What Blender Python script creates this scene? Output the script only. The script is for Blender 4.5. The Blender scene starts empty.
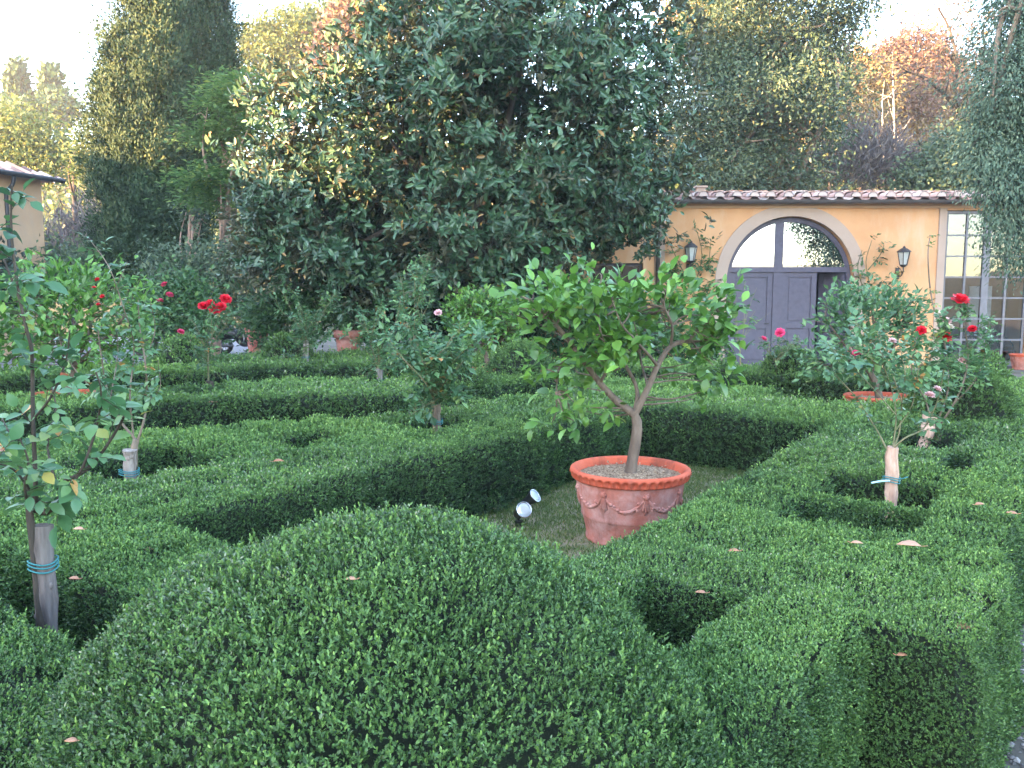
import bpy, bmesh, math, random
import numpy as np
from mathutils import Vector, Matrix
from mathutils.geometry import tessellate_polygon
R = np.random.default_rng(7)
random.seed(7)
SC = bpy.context.scene
COL = SC.collection
# ------------------------------------------------------------------ camera
FPX, CAMH = 800.0, 1.65
TH = math.atan(84 / 800)
CT, ST = math.cos(TH), math.sin(TH)
def ray(px, py):
    x = (px - 512) / FPX; y = (384 - py) / FPX
    return np.array((x, CT + y * ST, -ST + y * CT))
def at(px, py, Y):
    d = ray(px, py); return d * (Y / d[1]) + np.array((0, 0, CAMH))
def gnd(px, py, h=0.0):
    d = ray(px, py); return d * ((h - CAMH) / d[2]) + np.array((0, 0, CAMH))
cam = bpy.data.cameras.new('camera'); cam.sensor_width = 36; cam.lens = FPX / 1024 * 36
cam.clip_start = .05; cam.clip_end = 2000
co = bpy.data.objects.new('camera', cam); COL.objects.link(co)
co.location = (0, 0, CAMH); co.rotation_euler = (math.pi / 2 - TH, 0, 0); SC.camera = co
# garden axes: u runs away to the right, v away to the left
GA = math.radians(35)
GU = np.array((math.sin(GA), math.cos(GA))); GV = np.array((-math.cos(GA), math.sin(GA)))
def uvxy(u, v): return GU * u + GV * v
def xyuv(p): return np.stack((p[..., 0] * GU[0] + p[..., 1] * GU[1], p[..., 0] * GV[0] + p[..., 1] * GV[1]), -1)
# ------------------------------------------------------------------ numeric helpers
_NK = {}
def noise(p, f, seed=0):
    """smooth pseudo-noise about -1..1 from a handful of plane waves"""
    key = (seed,)
    if key not in _NK:
        r = np.random.default_rng(1000 + seed)
        k = r.normal(size=(9, 3)); k /= np.linalg.norm(k, axis=1)[:, None]
        _NK[key] = (k * r.uniform(.6, 1.7, (9, 1)), r.uniform(0, 6.28, 9))
    k, ph = _NK[key]
    return np.sin(p @ (k.T * f) + ph).sum(1) / 3.6
def nrm(a): return a / np.maximum(np.linalg.norm(a, axis=-1, keepdims=True), 1e-9)
def rdir(n): return nrm(R.normal(size=(n, 3)))
# ------------------------------------------------------------------ mesh accumulator
class Acc:
    def __init__(s): s.v = []; s.f = []; s.n = 0
    def add(s, V, F, mat=0, rnd=.5, smooth=False):
        V = np.asarray(V, float).reshape(-1, 3)
        if isinstance(F, list) and len({len(f) for f in F}) > 1: # triangles and quads together
            n0 = s.n; s.add(V, [f for f in F if len(f) == 3], mat, rnd, smooth); F = [f for f in F if len(f) != 3]
            s.f.append((np.asarray(F, np.int64) + n0, np.broadcast_to(np.asarray(mat), (len(F),)), np.broadcast_to(np.asarray(rnd, float), (len(F),)), smooth)); return
        F = np.asarray(F, np.int64)
        rr = np.broadcast_to(np.asarray(rnd, float), (len(F),))
        s.v.append(V); s.f.append((F + s.n, np.broadcast_to(np.asarray(mat), (len(F),)), rr, smooth)); s.n += len(V)
    def build(s, name, mats, parent=None, loc=None, bevel=0):
        me = bpy.data.meshes.new(name)
        V = np.concatenate(s.v) if s.v else np.zeros((0, 3))
        if loc is not None: V = V - np.asarray(loc, float)
        nf = sum(len(f[0]) for f in s.f); nl = sum(f[0].size for f in s.f)
        me.vertices.add(len(V)); me.vertices.foreach_set('co', V.astype(np.float32).ravel())
        me.loops.add(nl); me.polygons.add(nf)
        me.loops.foreach_set('vertex_index', np.concatenate([f[0].ravel() for f in s.f]).astype(np.int32))
        tot = np.concatenate([np.full(len(f[0]), f[0].shape[1]) for f in s.f])
        me.polygons.foreach_set('loop_start', np.concatenate(([0], np.cumsum(tot)[:-1])).astype(np.int32))
        me.polygons.foreach_set('loop_total', tot.astype(np.int32))
        me.polygons.foreach_set('material_index', np.concatenate([f[1] for f in s.f]).astype(np.int32))
        me.polygons.foreach_set('use_smooth', np.concatenate([np.full(len(f[0]), f[3]) for f in s.f]))
        a = me.attributes.new('rnd', 'FLOAT', 'FACE'); a.data.foreach_set('value', np.concatenate([f[2] for f in s.f]).astype(np.float32))
        for m in (mats if isinstance(mats, (list, tuple)) else [mats]): me.materials.append(m)
        me.update(calc_edges=True)
        o = bpy.data.objects.new(name, me); COL.objects.link(o)
        if loc is not None: o.location = loc
        if parent is not None: put(o, parent)
        if bevel:
            b = o.modifiers.new('bevel', 'BEVEL'); b.width = bevel; b.segments = 2; b.limit_method = 'ANGLE'
        return o
def put(o, parent):
    """parent while keeping world coordinates (nothing here is rotated or scaled as an object)"""
    o.parent = parent; o.matrix_parent_inverse = Matrix.Translation(-parent.location)
def empty(name, loc):
    o = bpy.data.objects.new(name, None); COL.objects.link(o); o.location = loc; o.empty_display_size = .2; return o
LABELS = {}
def tag(o, label, cat, group=None, kind=None):
    o['label'] = label; o['category'] = cat
    if group: o['group'] = group
    if kind: o['kind'] = kind
    return o
def thing(name, loc, label, cat, group=None): return tag(empty(name, loc), label, cat, group)
def structure(o): o['kind'] = 'structure'; return o

def tube(acc, pts, rad, mat=0, sides=8, rnd=.5, cap=True, jit=0):
    P = np.asarray(pts, float); n = len(P); rad = np.broadcast_to(np.asarray(rad, float), (n,))
    T = nrm(np.gradient(P, axis=0)); ref = np.array((.31, .17, .93)) if abs(T[0, 2]) < .8 else np.array((.95, .2, .1))
    A = nrm(np.cross(T, ref)); B = np.cross(T, A)
    th = np.arange(sides) * 2 * math.pi / sides
    rr = rad[:, None] * (1 + (R.normal(size=(n, sides)) * jit if jit else 0))
    V = P[:, None] + (A[:, None] * np.cos(th)[:, None] + B[:, None] * np.sin(th)[:, None]) * (np.ones((n, sides)) * rr)[..., None]
    i = np.arange(n - 1)[:, None] * sides; j = np.arange(sides); k = (j + 1) % sides
    F = np.stack((i + j, i + k, i + sides + k, i + sides + j), -1).reshape(-1, 4)
    acc.add(V, F, mat, rnd, True)
    if cap:
        for idx, cpt in ((0, P[0]), (n - 1, P[-1])):
            ring = V[idx]; acc.add(np.vstack((ring, cpt[None])), [(a, b, sides) if idx else (b, a, sides) for a, b in zip(j, k)], mat, rnd, False)
def curve(pts, n=10):
    """Catmull-Rom through the points"""
    P = np.asarray(pts, float)
    if len(P) < 3: return np.linspace(P[0], P[-1], max(n, 2))
    Q = np.vstack((2 * P[0] - P[1], P, 2 * P[-1] - P[-2])); out = []
    m = max(2, n // (len(P) - 1) + 1)
    for i in range(1, len(Q) - 2):
        t = np.linspace(0, 1, m, endpoint=(i == len(Q) - 3))[:, None]
        a, b, c, d = Q[i - 1], Q[i], Q[i + 1], Q[i + 2]
        out.append(.5 * (2 * b + (c - a) * t + (2 * a - 5 * b + 4 * c - d) * t ** 2 + (3 * b - a - 3 * c + d) * t ** 3))
    return np.vstack(out)
def lathe(acc, prof, c=(0, 0, 0), mat=0, seg=48, flute=None, rnd=.5, smooth=True):
    """prof: (r, z) pairs; flute(i, theta) -> added radius for row i"""
    pr = np.asarray(prof, float); th = np.arange(seg) * 2 * math.pi / seg
    rr = np.repeat(pr[:, :1], seg, 1)
    if flute: rr = rr + np.stack([flute(i, th) for i in range(len(pr))])
    V = np.stack((rr * np.cos(th), rr * np.sin(th), np.repeat(pr[:, 1:], seg, 1)), -1) + np.asarray(c, float)
    i = np.arange(len(pr) - 1)[:, None] * seg; j = np.arange(seg); k = (j + 1) % seg
    acc.add(V, np.stack((i + j, i + k, i + seg + k, i + seg + j), -1).reshape(-1, 4), mat, rnd, smooth)
CUBE_F = [(0, 3, 2, 1), (4, 5, 6, 7), (0, 1, 5, 4), (1, 2, 6, 5), (2, 3, 7, 6), (3, 0, 4, 7)]
def box(acc, lo, hi, mat=0, rnd=.5, M=None):
    a, b = np.minimum(lo, hi), np.maximum(lo, hi)
    V = np.array([(a[0], a[1], a[2]), (b[0], a[1], a[2]), (b[0], b[1], a[2]), (a[0], b[1], a[2]),
                  (a[0], a[1], b[2]), (b[0], a[1], b[2]), (b[0], b[1], b[2]), (a[0], b[1], b[2])], float)
    if M is not None: V = np.array([M @ Vector(q) for q in V])
    acc.add(V, CUBE_F, mat, rnd)
def ball(acc, c, r, mat=0, seg=12, rings=8, rnd=.5):
    pr = [(math.sin(math.pi * i / rings) * 1, -math.cos(math.pi * i / rings)) for i in range(rings + 1)]
    r3 = np.broadcast_to(np.asarray(r, float), (3,)); a = Acc(); lathe(a, pr, seg=seg)
    acc.add(a.v[0] * r3 + np.asarray(c, float), a.f[0][0], mat, rnd, True)
# ------------------------------------------------------------------ leaves
# templates: (x across, y along, z up) and faces
T_FOLD = (np.array([(0, 0, 0), (.5, .45, .10), (0, 1, -.05), (-.5, .45, .10)]), [(0, 1, 2), (0, 2, 3)])
T_FLAT = (np.array([(0, 0, 0), (.5, .5, .03), (0, 1, 0), (-.5, .42, -.03)]), [(0, 1, 2, 3)])
T_LEAF = (np.array([(0, 0, 0), (0, .33, .03), (0, .68, .02), (0, 1, -.10), (.40, .27, .10), (.47, .50, .09), (.30, .78, .02), (-.40, .27, .10), (-.47, .50, .09), (-.30, .78, .02)]),
          [(0, 4, 1), (1, 4, 5), (1, 5, 2), (2, 5, 6), (2, 6, 3), (0, 1, 7), (1, 8, 7), (1, 2, 8), (2, 9, 8), (2, 3, 9)])
T_OBL = (np.array([(0, 0, 0), (.45, .3, .05), (.45, .7, .04), (0, 1, -.06), (-.45, .7, .04), (-.45, .3, .05)]), [(0, 1, 2, 3), (0, 3, 4, 5)])
def leaves(acc, P, D, N, L, W, mat=0, rnd=None, T=T_FOLD):
    n = len(P)
    if n == 0: return
    D = nrm(D); S = nrm(np.cross(D, N)); N2 = np.cross(S, D)
    L = np.broadcast_to(np.asarray(L, float), (n,)); W = np.broadcast_to(np.asarray(W, float), (n,))
    t = T[0]
    V = P[:, None] + (t[None, :, 0] * W[:, None])[..., None] * S[:, None] + (t[None, :, 1] * L[:, None])[..., None] * D[:, None] + (t[None, :, 2] * L[:, None])[..., None] * N2[:, None]
    f = np.array(T[1]); k = len(t)
    F = (np.arange(n)[:, None, None] * k + f[None]).reshape(-1, f.shape[1])
    if rnd is None: rnd = R.random(n)
    acc.add(V, F, mat, np.repeat(np.clip(rnd, 0, 1), len(f)), T is T_LEAF)
SUN_EL, SUN_AZ, SUN_E, SKY_STR, SKY_AIR, SKY_DUST, EXPO = 12.5, 240, 5.0, .145, 1.0, .7, 3.95
HAZE = .0008
# ------------------------------------------------------------------ materials
def new_mat(name):
    m = bpy.data.materials.new(name); m.use_nodes = True; nt = m.node_tree
    for n in list(nt.nodes): nt.nodes.remove(n)
    out = nt.nodes.new('ShaderNodeOutputMaterial'); p = nt.nodes.new('ShaderNodeBsdfPrincipled')
    nt.links.new(p.outputs[0], out.inputs[0]); return m, nt, p, out
def ramp(nt, fac, stops):
    r = nt.nodes.new('ShaderNodeValToRGB'); e = r.color_ramp.elements
    while len(e) < len(stops): e.new(.5)
    for x, (pos, c) in zip(e, stops): x.position = pos; x.color = (*c, 1)
    nt.links.new(fac, r.inputs[0]); return r.outputs[0]
def attr(nt):
    a = nt.nodes.new('ShaderNodeAttribute'); a.attribute_name = 'rnd'; return a.outputs['Fac']
def coords(nt, scale=1.0):
    tc = nt.nodes.new('ShaderNodeTexCoord'); mp = nt.nodes.new('ShaderNodeMapping')
    mp.inputs['Scale'].default_value = scale if isinstance(scale, tuple) else (scale,) * 3
    nt.links.new(tc.outputs['Object'], mp.inputs[0]); return mp.outputs[0]
def ntex(nt, co, scale, detail=4, rough=.6):
    n = nt.nodes.new('ShaderNodeTexNoise'); n.inputs['Scale'].default_value = scale; n.inputs['Detail'].default_value = detail; n.inputs['Roughness'].default_value = rough
    nt.links.new(co, n.inputs['Vector']); return n.outputs['Fac']
def mixc(nt, fac, a, b, mode='MIX'):
    m = nt.nodes.new('ShaderNodeMix'); m.data_type = 'RGBA'; m.blend_type = mode
    for s, v in ((m.inputs[0], fac), (m.inputs[6], a), (m.inputs[7], b)):
        if isinstance(v, bpy.types.NodeSocket): nt.links.new(v, s)
        elif isinstance(v, tuple): s.default_value = (*v, 1)
        else: s.default_value = v
    return m.outputs[2]
def bump(nt, p, h, strength=.4, dist=.01):
    b = nt.nodes.new('ShaderNodeBump'); b.inputs['Strength'].default_value = strength; b.inputs['Distance'].default_value = dist
    nt.links.new(h, b.inputs['Height']); nt.links.new(b.outputs[0], p.inputs['Normal'])
def leaf_mat(name, stops, rough=.45, trans=.25, spec=.4, under=None, tint=None):
    m, nt, p, out = new_mat(name)
    c = ramp(nt, attr(nt), stops)
    if under:
        g = nt.nodes.new('ShaderNodeNewGeometry'); c = mixc(nt, g.outputs['Backfacing'], c, under)
    nt.links.new(c, p.inputs['Base Color']); p.inputs['Roughness'].default_value = rough; p.inputs['Specular IOR Level'].default_value = spec
    if trans:
        t = nt.nodes.new('ShaderNodeBsdfTranslucent'); nt.links.new(c, t.inputs[0])
        x = nt.nodes.new('ShaderNodeMixShader'); x.inputs[0].default_value = trans
        nt.links.new(p.outputs[0], x.inputs[1]); nt.links.new(t.outputs[0], x.inputs[2]); nt.links.new(x.outputs[0], out.inputs[0])
    return m
def rough_mat(name, stops, scale=6, rough=.85, bstr=.4, bdist=.01, detail=6, stretch=None, spec=.3, use_rnd=0):
    m, nt, p, out = new_mat(name)
    co = coords(nt, stretch or 1.0); f = ntex(nt, co, scale, detail)
    c = ramp(nt, f, stops)
    if use_rnd:
        a = attr(nt); c = mixc(nt, use_rnd, c, ramp(nt, a, stops))
    nt.links.new(c, p.inputs['Base Color']); p.inputs['Roughness'].default_value = rough; p.inputs['Specular IOR Level'].default_value = spec
    if bstr: bump(nt, p, ntex(nt, co, scale * 3, 5), bstr, bdist)
    return m
def plain(name, c, rough=.5, metal=0, spec=.5):
    m, nt, p, out = new_mat(name)
    f = ntex(nt, coords(nt), 9, 5)
    nt.links.new(ramp(nt, f, [(.25, tuple(x * .8 for x in c)), (.75, tuple(min(1, x * 1.15) for x in c))]), p.inputs['Base Color'])
    p.inputs['Roughness'].default_value = rough; p.inputs['Metallic'].default_value = metal; p.inputs['Specular IOR Level'].default_value = spec
    return m
M = {}
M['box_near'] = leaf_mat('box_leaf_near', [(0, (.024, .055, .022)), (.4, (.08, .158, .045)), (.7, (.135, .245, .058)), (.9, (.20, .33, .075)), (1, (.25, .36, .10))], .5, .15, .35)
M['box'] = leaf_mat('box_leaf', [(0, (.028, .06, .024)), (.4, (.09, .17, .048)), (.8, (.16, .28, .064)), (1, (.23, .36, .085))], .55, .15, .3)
M['box_pale'] = leaf_mat('box_leaf_bleached', [(0, (.03, .06, .03)), (.4, (.075, .13, .055)), (.7, (.16, .21, .12)), (1, (.36, .36, .24))], .4, .2, .5)
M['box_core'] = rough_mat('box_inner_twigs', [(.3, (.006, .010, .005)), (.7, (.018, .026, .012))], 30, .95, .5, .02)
M['lemon'] = leaf_mat('lemon_leaf', [(0, (.04, .11, .025)), (.5, (.10, .22, .042)), (.85, (.18, .35, .06)), (.95, (.2, .33, .07)), (1, (.45, .42, .08))], .35, .3, .5)
M['rose'] = leaf_mat('rose_leaf', [(0, (.04, .10, .05)), (.5, (.085, .185, .078)), (.9, (.16, .28, .10)), (.965, (.2, .26, .07)), (1, (.42, .2, .05))], .4, .25, .5)
M['rose_near'] = leaf_mat('rose_leaf_near', [(0, (.04, .10, .05)), (.5, (.07, .17, .07)), (.84, (.14, .25, .08)), (.92, (.3, .32, .08)), (.96, (.5, .2, .05)), (1, (.3, .08, .04))], .4, .28, .5)
M['magnolia'] = leaf_mat('magnolia_leaf', [(0, (.02, .052, .027)), (.5, (.04, .095, .045)), (.85, (.07, .14, .06)), (.985, (.10, .14, .05)), (1, (.3, .18, .06))], .42, .08, .55, under=(.075, .078, .042))
M['cypress'] = leaf_mat('cypress_spray', [(0, (.022, .045, .024)), (.6, (.045, .08, .036)), (1, (.09, .11, .045))], .7, .12, .2)
M['conifer'] = leaf_mat('grey_conifer_spray', [(0, (.045, .08, .06)), (.6, (.10, .155, .105)), (1, (.19, .23, .15))], .7, .15, .2)
M['oak'] = leaf_mat('holm_oak_leaf', [(0, (.025, .05, .03)), (.55, (.06, .1, .055)), (.9, (.11, .15, .075)), (1, (.3, .22, .06))], .45, .2, .4)
M['locust'] = leaf_mat('pale_green_leaf', [(0, (.06, .13, .045)), (.6, (.12, .22, .07)), (1, (.26, .32, .08))], .5, .35, .3)
M['yellow'] = leaf_mat('yellow_green_leaf', [(0, (.05, .09, .03)), (.6, (.12, .16, .05)), (1, (.27, .25, .06))], .55, .35, .3)
M['pine'] = leaf_mat('stone_pine_needles', [(0, (.03, .06, .03)), (.6, (.06, .11, .045)), (1, (.11, .16, .05))], .65, .15, .2)
M['orange'] = leaf_mat('orange_autumn_leaf', [(0, (.17, .12, .06)), (.5, (.29, .2, .085)), (1, (.40, .32, .12))], .55, .35, .3)
M['rust'] = leaf_mat('rust_autumn_leaf', [(0, (.10, .055, .05)), (.5, (.18, .11, .08)), (1, (.24, .18, .08))], .55, .35, .3)
M['greytwig'] = leaf_mat('bare_grey_twigs', [(0, (.09, .075, .085)), (.6, (.15, .13, .13)), (1, (.2, .17, .13))], .8, .1, .2)
M['shrub'] = leaf_mat('grey_green_shrub_leaf', [(0, (.05, .085, .055)), (.6, (.10, .15, .08)), (1, (.2, .22, .1))], .5, .25, .4)
M['shrub_green'] = leaf_mat('green_shrub_leaf', [(0, (.03, .075, .03)), (.6, (.06, .14, .05)), (1, (.12, .22, .07))], .45, .25, .4)
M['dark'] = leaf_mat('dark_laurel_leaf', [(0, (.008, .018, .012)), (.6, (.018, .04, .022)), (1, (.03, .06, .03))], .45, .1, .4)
M['dry'] = leaf_mat('dry_leaf', [(0, (.34, .15, .08)), (.5, (.48, .24, .15)), (1, (.55, .32, .22))], .6, .2, .3)
M['bark'] = rough_mat('grey_brown_bark', [(.3, (.10, .075, .055)), (.7, (.24, .19, .15))], 14, .9, .7, .02, stretch=(1, 1, .25))
M['bark_dark'] = rough_mat('dark_bark', [(.3, (.03, .024, .02)), (.7, (.085, .068, .055))], 9, .9, .6, .02, stretch=(1, 1, .3))
M['lemon_bark'] = rough_mat('lemon_bark', [(.3, (.075, .055, .045)), (.55, (.15, .11, .085)), (.75, (.22, .17, .14))], 16, .9, .8, .015, stretch=(1, 1, .3))
M['bark_pink'] = rough_mat('pinkish_bark', [(.3, (.2, .13, .1)), (.7, (.38, .27, .22))], 8, .9, .5, .02, stretch=(1, 1, .3))
M['bark_white'] = rough_mat('pale_bark', [(.3, (.3, .29, .27)), (.7, (.55, .53, .5))], 8, .8, .3, .02)
M['cane'] = rough_mat('rose_cane', [(.3, (.10, .12, .05)), (.7, (.22, .18, .11))], 18, .7, .3, .005)
M['stake'] = rough_mat('weathered_stake_wood', [(.28, (.13, .10, .085)), (.5, (.26, .22, .2)), (.75, (.4, .36, .33))], 10, .9, .6, .01, stretch=(3, 3, .35))
M['stake_pink'] = rough_mat('pinkish_stake_wood', [(.28, (.27, .15, .11)), (.5, (.46, .30, .23)), (.75, (.58, .44, .37))], 10, .9, .5, .01, stretch=(3, 3, .35))
M['tie'] = plain('blue_green_twine', (.03, .17, .185), .75)
M['paletie'] = plain('pale_blue_tape', (.38, .6, .66), .5)
M['soil'] = rough_mat('planting_soil', [(.3, (.025, .018, .013)), (.7, (.075, .055, .04))], 22, .95, .8, .03)
M['potsoil'] = rough_mat('pot_soil_with_chips', [(.35, (.13, .08, .05)), (.5, (.34, .22, .14)), (.62, (.62, .46, .33))], 70, .95, 1, .02, detail=2)
M['lawn_ground'] = rough_mat('thin_lawn_soil', [(.35, (.075, .10, .035)), (.5, (.15, .14, .075)), (.7, (.27, .21, .155))], 5, .95, .6, .02)
M['grass'] = leaf_mat('grass_blade', [(0, (.06, .10, .025)), (.6, (.13, .19, .05)), (1, (.32, .27, .13))], .6, .3, .2)
M['ground'] = rough_mat('dusty_garden_ground', [(.3, (.07, .062, .052)), (.7, (.15, .135, .115))], 1.3, .95, .4, .03)
M['gravel'] = rough_mat('lilac_grey_gravel', [(.3, (.16, .15, .165)), (.7, (.32, .30, .32))], 40, .95, .6, .02)
M['stone'] = leaf_mat('path_pebble', [(0, (.06, .055, .055)), (.6, (.16, .15, .155)), (1, (.32, .30, .30))], .85, 0, .3)
M['hill'] = rough_mat('wooded_hill_ground', [(.3, (.03, .04, .018)), (.7, (.09, .085, .04))], .35, .95, .3, .2)
def terracotta(name, a, b, chalk, amount):
    m, nt, p, out = new_mat(name); co = coords(nt)
    c = ramp(nt, ntex(nt, co, 7, 6), [(.3, a), (.7, b)])
    k = ramp(nt, ntex(nt, co, 5.5, 9, .72), [(amount, (0, 0, 0)), (amount + .22, (.55, .55, .55))])
    c = mixc(nt, k, c, chalk)
    d = ramp(nt, ntex(nt, coords(nt, (1, 1, .4)), 5, 7, .7), [(.52, (0, 0, 0)), (.68, (.75, .75, .75))])
    c = mixc(nt, d, c, (.13, .055, .04))
    nt.links.new(c, p.inputs['Base Color']); p.inputs['Roughness'].default_value = .85; p.inputs['Specular IOR Level'].default_value = .25
    bump(nt, p, ntex(nt, co, 30, 5), .35, .01); return m
M['terra'] = terracotta('aged_terracotta', (.30, .09, .065), (.44, .16, .12), (.52, .35, .32), .42)
M['terra_rim'] = terracotta('terracotta_rim', (.46, .085, .045), (.58, .13, .075), (.5, .22, .16), .62)
M['tile'] = leaf_mat('roof_tile_clay', [(0, (.17, .11, .10)), (.25, (.40, .24, .20)), (.6, (.52, .34, .29)), (.8, (.6, .5, .46)), (1, (.55, .24, .13))], .9, 0, .2)
def stucco(name, a, b, stain):
    m, nt, p, out = new_mat(name); co = coords(nt)
    c = ramp(nt, ntex(nt, co, .9, 6), [(.3, a), (.7, b)])
    k = ramp(nt, ntex(nt, coords(nt, (1.3, 1.3, .35)), 1.5, 7, .7), [(.5, (0, 0, 0)), (.8, (.7, .7, .7))])
    c = mixc(nt, k, c, stain); nt.links.new(c, p.inputs['Base Color']); p.inputs['Roughness'].default_value = .95; p.inputs['Specular IOR Level'].default_value = .15
    bump(nt, p, ntex(nt, co, 40, 4), .25, .01); return m
M['ochre'] = stucco('ochre_stucco', (.60, .31, .155), (.70, .40, .22), (.66, .49, .37))
M['cream'] = stucco('beige_stucco', (.52, .34, .22), (.58, .40, .27), (.45, .34, .26))
M['trim'] = stucco('grey_pink_stone_trim', (.42, .305, .245), (.48, .36, .30), (.38, .29, .25))
M['door'] = plain('purple_grey_door_paint', (.095, .083, .12), .5, 0, .4)
M['iron'] = plain('dark_iron', (.05, .048, .055), .5, .3)
M['gutter'] = plain('brown_grey_gutter', (.10, .085, .085), .5, .3)
M['steel'] = plain('grey_steel_frame', (.17, .16, .185), .45, .1)
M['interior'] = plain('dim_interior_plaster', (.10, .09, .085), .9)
def glass(name, base, ior, rough=.02):
    m, nt, p, out = new_mat(name)
    p.inputs['Base Color'].default_value = (*base, 1); p.inputs['Roughness'].default_value = rough; p.inputs['IOR'].default_value = ior
    return m
M['fanglass'] = glass('old_reflecting_glass', (.82, .83, .85), 1.5); M['fanglass'].node_tree.nodes['Principled BSDF'].inputs['Metallic'].default_value = 1
def thin_glass(name, refl):
    m, nt, p, out = new_mat(name)
    g = nt.nodes.new('ShaderNodeBsdfGlossy'); g.inputs['Roughness'].default_value = .015; g.inputs['Color'].default_value = (1, 1, 1, 1)
    t = nt.nodes.new('ShaderNodeBsdfTransparent'); t.inputs[0].default_value = (.8, .82, .84, 1)
    x = nt.nodes.new('ShaderNodeMixShader'); f = nt.nodes.new('ShaderNodeFresnel'); f.inputs[0].default_value = refl
    nt.links.new(f.outputs[0], x.inputs[0]); nt.links.new(t.outputs[0], x.inputs[1]); nt.links.new(g.outputs[0], x.inputs[2]); nt.links.new(x.outputs[0], out.inputs[0])
    nt.nodes.remove(p); return m
M['thin'] = thin_glass('window_glass', 2.2)
M['stake_dark'] = rough_mat('dark_weathered_stake_wood', [(.28, (.06, .048, .045)), (.5, (.15, .125, .12)), (.75, (.25, .22, .21))], 10, .9, .7, .012, stretch=(3, 3, .3))
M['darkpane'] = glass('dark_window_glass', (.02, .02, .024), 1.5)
M['lampglass'] = plain('frosted_lantern_glass', (.5, .5, .48), .2, 0, .5)
M['lens'] = plain('spotlight_lens_glass', (.62, .66, .68), .12, .3, .6)
M['black'] = plain('black_plastic', (.015, .015, .017), .35)
M['rubber'] = plain('black_rubber', (.012, .012, .012), .8)
M['chrome'] = plain('chrome', (.6, .6, .62), .15, 1)
M['white'] = plain('white_plastic', (.75, .75, .73), .4)
M['blueboard'] = plain('pale_blue_board', (.42, .55, .68), .5)
M['bluecloth'] = plain('blue_cloth', (.03, .09, .3), .8)
M['red'] = leaf_mat('red_rose_petal', [(0, (.5, .005, .02)), (1, (.75, .02, .05))], .5, .25, .3)
M['pink'] = leaf_mat('pink_rose_petal', [(0, (.65, .03, .12)), (1, (.8, .10, .25))], .5, .25, .3)
M['palepink'] = leaf_mat('pale_pink_rose_petal', [(0, (.65, .35, .36)), (1, (.78, .55, .55))], .5, .25, .3)
M['cream_petal'] = leaf_mat('cream_rose_petal', [(0, (.7, .62, .5)), (1, (.8, .74, .66))], .5, .25, .3)
M['lemon_fruit'] = plain('unripe_lemon_skin', (.10, .22, .04), .4)
# ------------------------------------------------------------------ box hedges (heights field in garden axes)
def sdf(poly, q):
    """signed distance, positive inside"""
    P = np.asarray(poly, float); d = np.full(len(q), 1e9); ins = np.zeros(len(q), bool)
    for a, b in zip(P, np.roll(P, -1, 0)):
        e = b - a; w = q - a; t = np.clip((w @ e) / (e @ e), 0, 1)
        d = np.minimum(d, np.hypot(*(w - t[:, None] * e).T))
        c = ((a[1] <= q[:, 1]) & (q[:, 1] < b[1])) | ((b[1] <= q[:, 1]) & (q[:, 1] < a[1]))
        with np.errstate(all='ignore'):
            x = a[0] + (q[:, 1] - a[1]) / (b[1] - a[1] + 1e-12) * e[0]
        ins ^= c & (q[:, 0] < x)
    return np.where(ins, d, -d)
def rect(u0, u1, v0, v1): return [(u0, v0), (u1, v0), (u1, v1), (u0, v1)]
HEDGES = [
 ('box hedge along the gravel path right of the terracotta tub, with planting pits', rect(2.80, 9.3, .14, 1.70), .56),
 ('short stub of box hedge pointing to the viewer beside the big foreground mound', rect(.55, 2.95, .52, 1.00), .56),
 ('box hedge corner between the big foreground mound and the narrow slot', [(1.2, 1.28), (3.3, 1.28), (3.3, 1.70), (1.2, 1.70)], .56),
 ('low box hedge closing the lawn court behind the potted lemon tree', rect(7.42, 8.95, 1.5, 5.0), .55),
 ('broad box hedge left of the lawn court, with rose pits in its top', [(1.95, 3.62), (7.6, 3.60), (7.6, 5.1), (5.83, 5.2), (4.46, 5.8), (3.17, 6.6), (1.6, 7.4), (.4, 7.6), (.4, 6.4), (1.95, 5.4)], .55),
 ('narrow box hedge bar between the nearest staked rose and the lawn court', [(1.5, 1.9), (2.18, 1.9), (2.18, 3.75), (2.1, 5.2), (1.5, 5.2)], .55),
 ('box hedge spilling across the lower left corner in front of the nearest stake', [(.1, .9), (1.21, .9), (1.21, 4.6), (.1, 4.6)], .595),
 ('long dark-fronted box hedge in which the red standard rose grows', [(9.3, 6.0), (7.1, 6.4), (5.6, 7.6), (4.05, 8.5), (1.5, 10.0), (2.2, 10.8), (4.6, 9.35), (6.2, 8.95), (7.7, 7.95), (9.5, 7.3)], .55),
 ('box hedge row in front of the round clipped ball and its thin stake', [(12.5, 7.7), (9.9, 9.15), (8.15, 10.7), (6.6, 11.3), (4.5, 12.5), (5.2, 13.6), (7.4, 12.4), (9.2, 11.6), (10.7, 10.3), (13.2, 9.0)], .55),
 ('thin box hedge line just beyond the lemon pot at the left', [(7.4, 12.7), (9.4, 12.0), (11.0, 10.7), (13.4, 9.4), (14.0, 10.4), (11.8, 11.9), (10.0, 13.0), (8.0, 13.6)], .55),
 ('box hedge strip between the courts, under the small pink standard rose', rect(9.15, 9.95, 2.9, 6.3), .55),
 ('farthest box hedge before the orangery doors', rect(11.6, 13.0, -.6, 7.2), .55),
 ('box hedge beside the path before the far clipped mounds', rect(9.1, 11.8, .1, 1.05), .55),
]
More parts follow.
